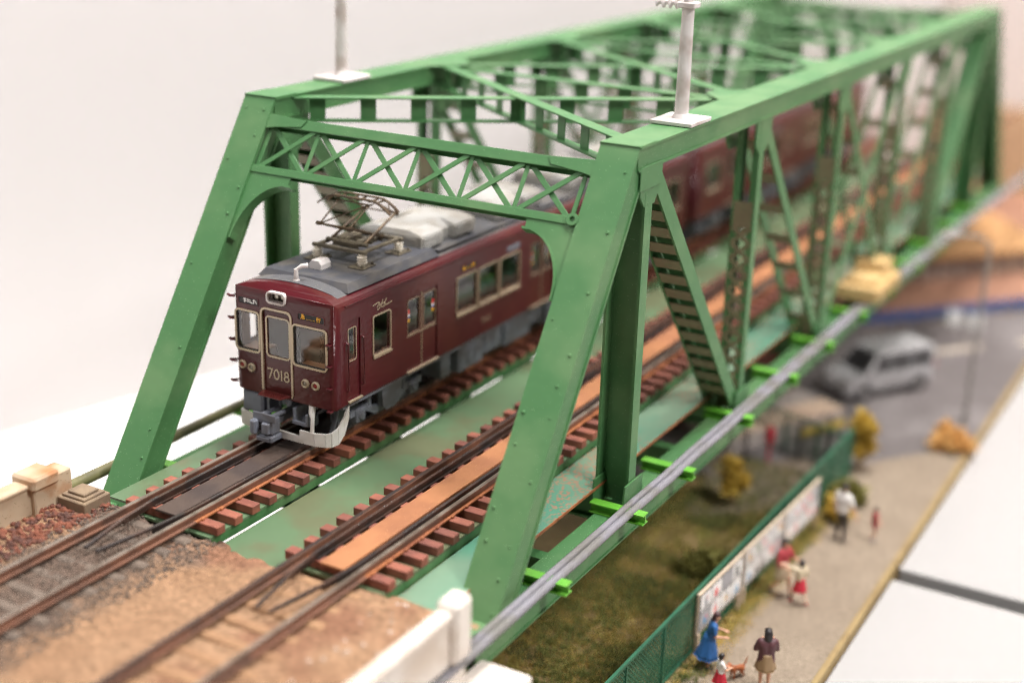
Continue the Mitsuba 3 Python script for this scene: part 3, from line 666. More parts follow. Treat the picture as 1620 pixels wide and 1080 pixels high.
        if cab:
            k = key_for(t+'__cab_door')
            obj('leaf', pl(sbox(.39, 1.135, .835, 2.875).difference(rrect(.45, .72, 1.99, 2.70, .04)), -.07, -.03, M), 'maroon', k)
            obj('window_frame', pl(ring(.45, .72, 1.99, 2.70, .04, .018), -.035, -.02, M), 'cream_metal', k)
            obj('pane', pl(rrect(.45, .72, 1.99, 2.70, .04), -.05, -.049, M), 'pane', k)
            obj('step', pl(sbox(.37, 1.085, .86, 1.12), -.04, .05, M), 'cream_metal', t)
            for y, m in ((.345, 'maroon'), (.90, 'maroon')):
                x = s*(HWB+.055)
                obj('handrail', tube([(s*HWB, y0+y, 2.44), (x, y0+y, 2.43), (x, y0+y, 1.38), (s*HWB, y0+y, 1.37)], .024, 8), m, t, 40)
            # winged emblem above the first window
            e = []
            Lp = [[(1.30, 3.0), (1.50, 3.03), (1.53, 2.98), (1.45, 2.93)], [(1.53, 3.02), (1.56, 2.90), (1.47, 2.865)], [(1.66, 3.045), (1.60, 2.92), (1.66, 2.88), (1.78, 2.92)], [(1.80, 3.05), (1.72, 2.935), (1.82, 2.90), (2.0, 2.93)], [(1.56, 2.955), (1.74, 2.975)]]
            for p in Lp: e.append(LineString(p).buffer(.010, quad_segs=2))
            obj('emblem', pl(union_all(e), -.002, .012, M), 'cream_metal', t)
    # front
    if cab:
        M = FM(y0)
        fr = union_all([ring(-.56, .19, .99, 2.93, .0, .045).intersection(rrect(-.62, .25, .9, 2.99, .13)).union(ring(-.56, .19, .99, 2.93, .09, .045))])
        fr = rrect(-.605, .235, .995, 2.985, .15).difference(rrect(-.56, .19, .9, 2.94, .11))
        obj('door_surround', pl(fr, -.03, .026, M), 'cream_metal', t, 25)
        k = key_for(t+'__front_door')
        obj('leaf', pl(sbox(-.56, 1.03, .19, 2.93).difference(rrect(-.46, .12, 1.91, 2.77, .07)), -.075, -.034, M), 'maroon', k)
        obj('window_frame', pl(ring(-.46, .12, 1.91, 2.77, .07, .035), -.04, -.015, M), 'cream_metal', k, 25)
        obj('pane', pl(rrect(-.46, .12, 1.91, 2.77, .07), -.05, -.049, M), 'pane', k)
        # numerals drawn as round-ended strokes
        def strokes(L, h): return union_all([LineString(p).buffer(h, quad_segs=3) for p in L])
        zz = 1.50; hh = .105
        el = lambda cx, cz, a, b: [(cx+a*math.cos(q), cz+b*math.sin(q)) for q in np.linspace(0, 2*math.pi, 22)]
        dg = strokes([[(-.47, zz+hh), (-.345, zz+hh), (-.43, zz-hh)], el(-.235, zz, .062, hh), [(-.10, zz+hh), (-.10, zz-hh)], el(.035, zz+.052, .048, .052), el(.035, zz-.054, .062, .056)], .0145)
        obj('number', pl(dg, -.036, -.018, M), 'cream_metal', k)
        for (a, b, c, d) in ((-1.26, -.655, 1.94, 2.80), (.27, 1.11, 1.87, 2.73)):
            k = obj('windscreen', pl(ring(a, b, c, d, .07, .04), -.03, .03, M), 'cream_metal', t, 25)
            obj('pane', pl(rrect(a, b, c, d, .07), -.02, -.019, M), 'pane', k)
            obj('gasket', pl(ring(a+.03, b-.03, c+.03, d-.03, .05, .03), -.018, .002, M), 'black', k)
        k = obj('headlight_box', pl(ring(-.375, .06, 3.13, 3.33, .06, .035), -.22, .05, M), 'mast_white', t, 25)
        obj('backing', pl(rrect(-.40, .08, 3.11, 3.35, .06), -.22, -.14, M), 'black', k)
        for x in (-.25, -.06):
            obj('lens', lathe([(0, .03), (.06, .02), (.08, 0), (.08, -.08), (.0, -.08)], 16, np.array([[1, 0, 0, x], [0, 0, -1, y0+.11], [0, 1, 0, 3.23], [0, 0, 0, 1.0]])), 'lamp_lens', k, 30)
        for (a, b, c, d, nm) in ((-1.18, -.66, 2.965, 3.105, 'left'), (.40, 1.07, 2.885, 3.02, 'right')):
            f = obj('destination_display', pl(ring(a, b, c, d, .015, .02), -.02, .014, M), 'maroon', t, 25)
            obj('screen', pl(sbox(a, c, b, d), -.02, .003, M), 'black', f)
            if nm == 'left':
                P = [[(-1.05, 3.065), (-.98, 3.075)], [(-1.03, 3.03), (-.97, 3.03)], [(-1.01, 3.08), (-1.02, 3.0)], [(-.93, 3.08), (-.93, 3.02)], [(-.90, 3.06), (-.86, 3.06)], [(-.9, 3.02), (-.8, 3.0)], [(-.79, 3.07), (-.74, 3.07)], [(-.77, 3.08), (-.77, 3.01)], [(-.72, 3.06), (-.70, 3.01)]]
                obj('lettering', pl(strokes(P, .011), .0, .009, M), 'print_white', f)
            else:
                ox, oz, q = .53, 2.955, .05      # two square characters and a dotted line
                P = [[(-.6, .9), (.2, 1.0)], [(-.2, 1.1), (-.7, .6)], [(-.6, .6), (.5, .6)], [(.5, .6), (.5, -.1)], [(-.6, .25), (.5, .25)], [(-.7, -.1), (.6, -.1)], [(-.8, -.5), (-.9, -.9)], [(-.4, -.4), (-.3, -.9), (.3, -.9)], [(.1, -.4), (.2, -.6)], [(.6, -.4), (.8, -.8)]]
                P = [[(ox+u*q*1.1, oz+v*q) for u, v in p] for p in P]
                ox = .93
                Q = [[(-.5, 1), (-.9, .5)], [(-.4, .5), (-.9, -.1)], [(-.6, .2), (-.6, -1)], [(-.1, .8), (.8, .8)], [(-.2, .2), (.9, .2)], [(.45, .2), (.45, -.9), (.2, -.8)]]
                P += [[(ox+u*q*1.1, oz+v*q) for u, v in p] for p in Q]
                obj('lettering', pl(strokes(P, .0085), .0, .009, M), 'amber', f)
                obj('lettering', pl(union_all([Point(x, 2.915).buffer(.008, quad_segs=2) for x in np.linspace(.63, .83, 7)]), .0, .008, M), 'amber', f)
        for (x, z, m) in ((-1.13, 1.575, 'red_lens'), (-.88, 1.545, 'lamp_lens'), (.56, 1.48, 'lamp_lens'), (.83, 1.48, 'red_lens')):
            Mx = np.array([[1, 0, 0, x], [0, 0, -1, y0], [0, 1, 0, z], [0, 0, 0, 1.0]])
            k = obj('marker_lamp', lathe([(.055, .0), (.055, .04), (.075, .055), (.095, .04), (.10, .0)], 20, Mx), 'cream_metal', t, 30)
            obj('lens', lathe([(0, .035), (.04, .028), (.06, .012), (.06, 0)], 16, Mx), m, k, 30)
        obj('lamp_surround', pl(ring(-1.22, -.77, 1.43, 1.67, .08, .015), -.01, .018, M), 'maroon', t, 25)
        # front step plate of the door
        sp = m3.Manifold.hull_points(np.array([(-.60, y0+.0, 1.10), (.18, y0, 1.10), (-.60, y0, 1.07), (.18, y0, 1.07), (-.50, y0-.30, 1.10), (.08, y0-.30, 1.10), (-.50, y0-.30, 1.08), (.08, y0-.30, 1.08)]))
        k = obj('front_step', tm(sp), 'maroon', t)
        stuff(obj('tread', cat_([box(u-.012, u+.012, y0-.28+.04*j, y0-.26+.04*j, 1.10, 1.112) for j in range(7) for u in np.linspace(-.46, .04, 11)+(.02 if j % 2 else 0)]), 'maroon', k))
        # grab irons up both edges of the front
        for z in (3.08, 2.58, 2.09, 1.61, 1.14):
            obj('grab_iron', cat_([tube([(-1.36, y0+.12, z), (-1.45, y0+.03, z), (-1.47, y0-.03, z+.02)], .022, 7), tube([(-1.30, y0+.02, z-.01), (-1.40, y0-.05, z), (-1.47, y0-.03, z+.02)], .02, 7)]), 'maroon', t, 40)
        for z in (2.46, 1.99, 1.49, .98):
            obj('grab_iron', cat_([tube([(1.16, y0+.02, z), (1.16, y0-.06, z), (1.24, y0-.06, z), (1.24, y0+.02, z)], .026, 7)]), 'maroon', t, 40)
        # skirt and coupler
        def band(pts, z0, z1, th=.05):
            out = []
            for (a, b) in zip(pts[:-1], pts[1:]):
                d = np.subtract(b[:2], a[:2]); d /= np.linalg.norm(d); n = np.array([d[1], -d[0]])*th/2
                out.append(m3.Manifold.hull_points(np.array([(q[0]+sg*n[0], q[1]+sg*n[1], z) for q, zz0, zz1 in ((a, a[2], a[3]), (b, b[2], b[3])) for sg in (1, -1) for z in (zz0, zz1)])))
            return cat_([tm(q) for q in out])
        yb = y0-.02
        pts = [(-1.27, yb+.30, .20, .50), (-1.22, yb+.03, .17, .50), (-.62, yb-.05, .13, .48), (-.3, yb-.07, .13, .30), (.44, yb-.07, .13, .28), (.45, yb-.07, .13, .42), (.82, yb-.05, .13, .42), (1.06, yb+.02, .13, .43)]
        sk = [band(pts, 0, 0)]
        cr = [(1.06, yb+.02, .13, .43), (1.17, yb+.08, .14, .46), (1.25, yb+.2, .18, .55), (1.29, yb+.36, .36, .75), (1.31, yb+.50, .72, 1.0)]
        sk += [band(cr, 0, 0), tube([(.74, yb-.03, .40), (.74, yb-.01, .72), (.70, yb+.03, .82), (.66, yb+.1, .98)], [.045, .045, .07, .075], 8)]
        obj('skirt', cat_(sk), 'white_plastic', t, 25)
        obj('equipment_box', cat_([box(-1.20, -.62, y0+.03, y0+.55, .50, .97, .02), box(-1.15, -.67, y0+.015, y0+.03, .54, .93, .006)]), 'underframe', t)
        cx = -.22
        P = [box(cx-.10, cx+.10, y0-.30, y0+.7, .42, .60, .02), box(cx-.24, cx+.20, y0-.46, y0-.16, .30, .66, .03), tube([(cx-.12, y0-.42, .70), (cx-.04, y0+.1, .72)], .05, 10), tube([(cx+.06, y0-.42, .66), (cx+.14, y0+.1, .68)], .05, 10),
             box(cx-.30, cx-.14, y0-.60, y0-.42, .30, .62, .03), box(cx-.02, cx+.18, y0-.55, y0-.46, .34, .58, .02), box(cx-.22, cx+.22, y0-.50, y0-.12, .13, .28, .03), box(cx-.16, cx+.16, y0-.54, y0-.50, .16, .25, .01), box(cx-.30, cx+.30, y0-.47, y0-.44, .60, .78, .02)]
        k = obj('coupler', cat_(P), 'underframe', t)
        obj('pocket', cat_([box(cx-.13, cx-.03, y0-.475, y0-.455, .38, .56)]), 'black', k)
        P = [box(.20, .26, y0-.02, y0+.5, .50, .85, .01), box(.20, .62, y0-.05, y0+.02, .50, .58, .01), box(.56, .62, y0-.05, y0+.02, .50, .78, .01), lathe([(0, .0), (.2, 0), (.22, .05), (.2, .22), (0, .22)], 16, np.array([[1, 0, 0, .30], [0, 1, 0, y0+.40], [0, 0, 1, .36], [0, 0, 0, 1.0]]))]
        obj('hanger', box(-.5, -.44, y0+.0, y0+.06, .5, 1.0), 'underframe', t)
        obj('hose_bracket', cat_(P), 'underframe', t)
        # roof fittings
        obj('horn', cat_([lathe([(0, 0), (.085, 0), (.08, .03), (.055, .06), (.045, .27), (.0, .27)], 14, np.array([[1, 0, 0, -.02], [0, 1, 0, y0+.50], [0, 0, 1, 3.50], [0, 0, 0, 1.0]])), tube([(-.02, y0+.50, 3.76), (.07, y0+.58, 3.83), (.17, y0+.67, 3.84)], [.03, .05, .055], 10)]), 'mast_white', t, 35)
        k = obj('roof_box', tm(m3.Manifold.hull_points(np.array([(x, y, z) for y in (y0+1.25, y0+1.60) for x, z in ((-.26, 3.57), (.06, 3.57), (-.26, 3.68), (.06, 3.68), (-.20, 3.76), (0, 3.76))]))), 'mast_white', t)
    # air-conditioning units
    for a in ((3.95, 7.35) if cab else (2.5,))+(11.2, 14.6):
        for hlf in (0,):
            ya, yb_ = y0+a, y0+a+2.35
            zc = 3.56
            k = obj('cooling_unit', tm(m3.Manifold.hull_points(np.array([(s*x, y, z) for s in (1, -1) for x, y, z in ((.70, ya+.5, zc-.05), (.70, yb_-.5, zc-.05), (.70, ya+.6, zc+.2), (.70, yb_-.6, zc+.2), (.38, ya+.6, zc+.36), (.38, yb_-.6, zc+.36))]))), 'unit_white', t)
            for g0, g1 in ((ya, ya+.92), (yb_-.92, yb_)):
                obj('casing', tm(m3.Manifold.hull_points(np.array([(s*x, y, z) for s in (1, -1) for e, x, z in ((0, .86, zc-.05), (0, .86, zc+.24), (.02, .83, zc+.28), (.06, .50, zc+.36)) for y in (g0+e, g1-e)]))), 'unit_white', k)
                for s in (1, -1):
                    obj('slot_shade', box(min(s*.855, s*.865), max(s*.855, s*.865), g0+.07, g1-.07, zc-.02, zc+.22), 'roof_dark', k)  # dark plate standing in for the shade inside the louvre slots
                    for j in range(5): obj('louvre', box(min(s*.865, s*.89), max(s*.865, s*.89), g0+.06, g1-.06, zc-.02+j*.05, zc+.012+j*.05), 'unit_white', k)
            for s in (1, -1): [obj('foot', box(min(s*.80, s*.94), max(s*.80, s*.94), y, y+.14, zc-.16, zc-.02), 'roof_dark', k) for y in (ya+.2, yb_-.35)]
            for g in (-.56, -.19, .19, .56): obj('panel', box(g-.17, g+.17, ya-.014, ya+.0, zc-.02, zc+.2, .005), 'unit_white', k)
    for s in (1, -1): obj('roof_walk', box(min(s*.98, s*1.12), max(s*.98, s*1.12), y0+(4.3 if cab else .5), y0+LEN-.6, 3.455, 3.49), 'roof_dark', t)
    # pantograph
    if cab:
        k = key_for(t+'__pantograph')
        yc = y0+2.70
        for x in (-.60, .60):
            for y in (yc-.70, yc+.70):
                obj('insulator', tube([(x, y, 3.60+.03*i) for i in range(9)], [.085, .06, .115, .06, .115, .06, .115, .06, .085], 16), 'ceramic', k, 40)
                obj('foot', cat_([box(x-.2, x+.2, y-.26, y+.26, 3.565, 3.60, .01)]+[lathe([(0, .05), (.03, .05), (.035, 0)], 8, np.array([[1, 0, 0, x+u], [0, 1, 0, y+v], [0, 0, 1, 3.60], [0, 0, 0, 1.0]])) for u, v in ((.15, .18), (-.15, .2), (.14, -.19))]), 'pan_frame', k)
        zf_ = 3.87
        P = [box(-.72, .72, y-.05, y+.05, zf_-.03, zf_+.045, .01) for y in (yc-.70, yc+.70)]+[box(x-.05, x+.05, yc-.72, yc+.72, zf_-.025, zf_+.04, .01) for x in (-.60, .60)]
        P += [tube([(-.55, yc+e, zf_+.09), (.55, yc+e, zf_+.09)], .045, 10) for e in (-.42, .42)]+[box(-.35, -.1, yc-.3, yc+.3, zf_-.02, zf_+.14, .02), box(.08, .3, yc-.2, yc+.34, zf_-.02, zf_+.1, .02), tube([(-.2, yc-.4, zf_+.12), (-.2, yc+.45, zf_+.12)], .05, 8), tube([(.35, yc-.5, zf_+.1), (.35, yc+.1, zf_+.15)], .03, 8)]
        P += [box(R.uniform(-.4, .3), R.uniform(.31, .4), yc+e, yc+e+.04, zf_, zf_+R.uniform(.05, .14)) for e in np.linspace(-.5, .5, 7)]
        obj('base_frame', cat_(P), 'pan_frame', k)
        zk, yk = 4.42, .85
        ar = []
        for x in (-.40, .40):
            ar += [tube([(x*1.12, yc-.42, zf_+.09), (x*1.05, yc+yk, zk)], [.038, .026], 8), tube([(x*1.0, yc+.42, zf_+.09), (x*.95, yc-yk, zk)], [.038, .026], 8)]
        for e in (-1, 1):
            ar += [tube([(-.46, yc+e*yk, zk), (.46, yc+e*yk, zk)], .02, 8)]
            ar += [lathe([(0, -.06), (.045, -.06), (.045, .06), (0, .06)], 10, np.array([[0, 0, 1, s*.43], [1, 0, 0, yc+e*yk], [0, 1, 0, zk], [0, 0, 0, 1.0]])) for s in (-1, 1)]
        obj('lower_arm', cat_(ar), 'brass', k, 40)
        zh = 4.86
        up = []
        for e in (-1, 1):
            for s in (-1, 1): up.append(tube([(s*.40, yc+e*yk, zk), (s*.42, yc+e*.14, zh-.06)], .018, 8))
            up.append(tube([(-.40, yc+e*yk, zk), (.40, yc+e*.14, zh-.06)], .016, 8))
        up += [tube([(-.48, yc+e*.14, zh-.06), (.48, yc+e*.14, zh-.06)], .018, 8) for e in (-1, 1)]
        obj('upper_arm', cat_(up), 'brass', k, 40)
        for e in (-.16, .16):
            xs = np.linspace(-.98, .98, 15)
            obj('collector_bow', cat_([beam((a, yc+e, zh+.05-.8*max(0, abs(a)-.50)**1.6), (b, yc+e, zh+.05-.8*max(0, abs(b)-.50)**1.6), .075, .03, (0, 0, 1)) for a, b in zip(xs[:-1], xs[1:])]), 'brass', k)
        obj('bow_bar', cat_([beam((x, yc-.17, zh+.01), (x, yc+.17, zh+.01), .04, .03) for x in (-.6, -.42, -.1, .1, .42, .6)]+[tube([(s*.70, yc-.16, zh-.0), (s*.85, yc, zh-.18), (s*.70, yc+.16, zh-.0)], .016, 6) for s in (-1, 1)]), 'brass', k)
    # underframe and bogies
    P = []
    ob = key_for(t+'__underframe')
    obj('sole_bar', cat_([box(-1.30, 1.30, y0+.3, y0+LEN-.3, .93, 1.0), box(-.5, .5, y0+3.9, y0+LEN-3.9, .55, .93)]), 'underframe', ob)
    y = y0+4.35
    for L, z, ind in ((.42, .30, .06), (.06, .5, .3), (1.15, .26, .0), (.9, .36, .05), (1.3, .28, .02), (.7, .42, .12), (1.5, .25, 0), (.8, .34, .06), (1.2, .3, .03)):
        if y+L > y0+LEN-4.3: break
        for s in (1, -1):
            k = obj('equipment_box', box(min(s*(1.24-ind), s*.62), max(s*(1.24-ind), s*.62), y, y+L, z, .94, .025), 'underframe', ob)
            if L > .6:
                for g in np.arange(y+.1, y+L-.2, .32): obj('panel', box(min(s*(1.24-ind), s*(1.255-ind)), max(s*(1.24-ind), s*(1.255-ind)), g, g+.24, z+.1, .84, .006), 'underframe', k)
        y += L+.10
    for bc in (2.35, LEN-2.35):
        bo = key_for(t+'__bogie')
        yb = y0+bc
        for yy in (yb-1.05, yb+1.05):
            for s in (-1, 1):
                Mx = np.array([[0, 0, s, s*.60], [1, 0, 0, yy], [0, 1, 0, .415], [0, 0, 0, 1.0]])
                obj('wheel', lathe([(0, 0), (.1, .0), (.12, .03), (.30, .04), (.34, .10), (.40, .10), (.42, -.02), (.44, -.05), (.44, -.07), (0, -.07)], 24, Mx), 'underframe', bo, 25)
            obj('axle', tube([(-.6, yy, .415), (.6, yy, .415)], .07, 10), 'underframe', bo)
        for s in (-1, 1):
            x = s*.96
            P = [beam((x, yb-1.4, .52), (x, yb-.75, .52), .10, .16), beam((x, yb+.75, .52), (x, yb+1.4, .52), .10, .16), beam((x, yb-.8, .52), (x, yb-.45, .34), .10, .16), beam((x, yb-.5, .34), (x, yb+.5, .34), .10, .18), beam((x, yb+.45, .34), (x, yb+.8, .52), .10, .16)]
            for e in (-1.05, 1.05): P += [box(x-.09, x+.09, yb+e-.17, yb+e+.17, .27, .58, .02), lathe([(0, .05), (.09, .04), (.11, 0)], 12, np.array([[0, 0, s, x+s*.09], [1, 0, 0, yb+e], [0, 1, 0, .42], [0, 0, 0, 1.0]]))]
            for e in (-.68, .68): P.append(tube([(x, yb+e, .5+.035*i) for i in range(11)], [.085, .065]*5+[.085], 10))
            obj('side_frame', cat_(P), 'underframe', bo)
            obj('bolster', m3_pent(x, s, yb), 'underframe', bo)
        if bc < 5 and cab:
            for s in (1, -1): obj('rail_guard', cat_([beam((s*.8, yb-1.55, .75), (s*.72, yb-1.7, .12), .10, .04, (0, 1, 0))]), 'underframe', bo)
    return t
def m3_pent(x, s, yb):
    pts = [(yb-.42, .94), (yb+.42, .94), (yb+.30, .40), (yb+.12, .30), (yb-.22, .30), (yb-.36, .40)]
    return tm(m3.Manifold.hull_points(np.array([(xx, y, z) for xx in (x+s*.06, x+s*.20) for y, z in pts])))
car(0.0, True, 'maroon electric train car with front door numbered 7018 and pantograph, leading the train')
car(19.3, False, 'second maroon train car, blurred behind the leading car inside the bridge')
for s in (1,):
    k = obj('gangway', box(-.55, .55, 18.6, 19.3, 1.05, 3.1, .03), 'black', 'train_car_001'); tag(k, 'black bellows between the two cars')

# ================================================================ THE DIORAMA BELOW THE BRIDGE
# grass and moss tufts between the bridge and the fence
def tufts(n, reg, h0, h1, blades=7):
    th, seed, x0, x1, y0, y1 = reg
    x, y = RN.uniform(x0, x1, n*4), RN.uniform(y0, y1, n*4)
    ok = np.nonzero(meshkit.fbm(np.stack([x*.55, y*.55, 0*x+seed*1.7], -1), 3, seed) > th)[0][:n]
    x, y = np.repeat(x[ok], blades), np.repeat(y[ok], blades); m = len(x)
    a, h, d = RN.uniform(0, 6.283, m), RN.uniform(h0, h1, m), RN.uniform(.02, .09, m); w = .018
    x, y = x+RN.uniform(-.07, .07, m), y+RN.uniform(-.07, .07, m); z = np.full(m, G-.04)
    V = np.stack([np.stack([x-w*np.sin(a), y+w*np.cos(a), z], -1), np.stack([x+w*np.sin(a), y-w*np.cos(a), z], -1), np.stack([x+d*np.cos(a), y+d*np.sin(a), G+h], -1)], 1).reshape(-1, 3)
    return trimesh.Trimesh(V, np.arange(3*m).reshape(-1, 3), process=False)
def reg(th, seed, x0=3.0, x1=8.3, y0=-4.5, y1=16.5): return (th, seed, x0, x1, y0, y1)
for i, (m, th, n, h0, h1, lb) in enumerate((('grass_a', .45, 6500, .05, .17, 'olive grass tufts on the slope beside the bridge'), ('grass_b', .47, 6000, .05, .19, 'mossy green tufts on the slope beside the bridge'), ('grass_c', .48, 5200, .03, .12, 'straw yellow dry grass on the slope beside the bridge'), ('grass_d', .57, 3000, .04, .15, 'dark green tufts on the slope beside the bridge'))):
    k = obj('grass', tufts(n, reg(th, 3+i*5), h0, h1), m); labels[k] = {'label': lb, 'category': 'grass', 'kind': 'stuff'}
k = obj('grass', tufts(1500, reg(.5, 31, 7.75, 8.45, 1, 17.6), .03, .11), 'grass_c'); labels[k] = {'label': 'yellow grass fringe under the notice boards along the footpath', 'category': 'grass', 'kind': 'stuff'}

# green mesh fence
FA, FB = np.array([7.44, -4.0]), np.array([7.86, 16.9])
fd = (FB-FA)/np.linalg.norm(FB-FA); FL = np.linalg.norm(FB-FA); fh = 1.62
t = thing('mesh_fence', 'green diamond mesh fence running along the footpath behind the notice boards', 'fence')
MF = np.array([[fd[0], 0, fd[1], FA[0]], [fd[1], 0, -fd[0], FA[1]], [0, 1, 0, G], [0, 0, 0, 1.0]])
for d in np.arange(0, FL+.1, FL/11): 
    q = FA+fd*min(d, FL-.03); obj('post', box(q[0]-.035, q[0]+.035, q[1]-.035, q[1]+.035, G-.1, G+fh+.02, .008), 'fence_green', t)
for z, nm in ((fh, 'top_rail'), (.06, 'bottom_rail')):
    obj(nm, beam((*FA, G+z), (*FB, G+z), .075, .07), 'fence_green', t)
P = []
for d in np.arange(-fh, FL, .13):
    for s in (1, -1):
        a, b = max(0, d), min(FL, d+fh)
        va, vb = (a-d, b-d) if s > 0 else (fh-(a-d), fh-(b-d))
        if b-a > .05: P.append(beam((*(FA+fd*a), G+va), (*(FA+fd*b), G+vb), .028, .014, (1, 0, 0)))
stuff(obj('wire_mesh', cat_(P), 'fence_green', t))
# second short run behind the end of the first
t = thing('mesh_fence', 'short green fence running under the bridge from the far corner of the mesh fence', 'fence')
FC = np.array([3.2, 18.6])
for u in np.linspace(0, 1, 5):
    q = FB+(FC-FB)*u; obj('post', box(q[0]-.04, q[0]+.04, q[1]-.04, q[1]+.04, G-.1, G+1.35, .008), 'fence_green', t)
obj('top_rail', beam((*FB, G+1.33), (*FC, G+1.33), .07, .06), 'fence_green', t)
stuff(obj('picket', cat_([beam((*(FB+(FC-FB)*u), G+.02), (*(FB+(FC-FB)*u), G+1.3), .04, .03, (0, 1, 0)) for u in np.linspace(.02, .98, 36)]), 'fence_green', t))

# notice boards
BA, BB = np.array([7.72, 5.2]), np.array([8.08, 13.1])
bd = (BB-BA)/np.linalg.norm(BB-BA); BL = np.linalg.norm(BB-BA)
ang = math.atan2(bd[1], bd[0])
names = ['white notice board nearest the camera, with the clearest posters, beside the woman in blue', 'middle white notice board with two rows of small posters', 'farthest white notice board at the end of the row, behind the walking father']
for i in range(3):
    t = thing('notice_board', names[i], 'notice board', None)
    L = BL/3-.06; o = BA+bd*(BL/3*i+.03)
    M = np.array([[bd[0], 0, bd[1], o[0]], [bd[1], 0, -bd[0], o[1]], [0, 1, 0, G], [0, 0, 0, 1.0]])
    def bput(name, poly, w0, w1, m, par): return obj(name, pl(poly, w0, w1, M), m, par)
    bput('panel', sbox(0, .52, L, 1.60), -.03, .03, 'wood_cream', t)
    bput('face', sbox(.05, .57, L-.05, 1.55), .03, .036, 'print_white', t)
    bput('rim', ring(.06, L-.06, .58, 1.54, 0, .02), .036, .042, 'pr_dark', t)
    for u in (.12, L-.12): obj('leg', box(-.05, .05, -.05, .05, 0, .55, .006).apply_transform(np.array([[bd[0], -bd[1], 0, *(o+bd*u)[:1]], [bd[1], bd[0], 0, (o+bd*u)[1]], [0, 0, 1, G-.03], [0, 0, 0, 1.0]])), 'wood_cream', t)
    n = 4 if i == 0 else 5
    for r in range(2):
        for c in range(n):
            w = (L-.16)/n; u0 = .08+w*c; v0 = .60+.47*r
            k = bput('poster', sbox(u0+.02, v0+.02, u0+w-.02, v0+.45), .036, .041, 'print_white' if R.random() < .8 else 'pr_grey', t)
            bput('border', ring(u0+.02, u0+w-.02, v0+.02, v0+.45, 0, .016), .036, .044, 'pr_dark', k)
            m = R.choice(list(PR)+['pr_red', 'pr_red', 'pr_pink']); cx, cy = u0+w/2+R.uniform(-.04, .04), v0+.235+R.uniform(-.05, .05)
            q = R.random()
            shp = Point(cx, cy).buffer(R.uniform(.08, .13)) if q < .4 else affinity.rotate(sbox(cx-.10, cy-.13, cx+.10, cy+.12), R.uniform(-15, 15)) if q < .7 else Polygon([(cx-.12, cy-.12), (cx+.12, cy-.1), (cx+.02, cy+.15)])
            bput('print', shp, .041, .045, m, k)
            bput('print', sbox(u0+.08, v0+.06, u0+w-.1, v0+.085), .041, .044, 'pr_dark', k)
            if R.random() < .6: bput('print', Point(cx+.05, cy+.06).buffer(.05), .045, .047, R.choice(list(PR)), k)

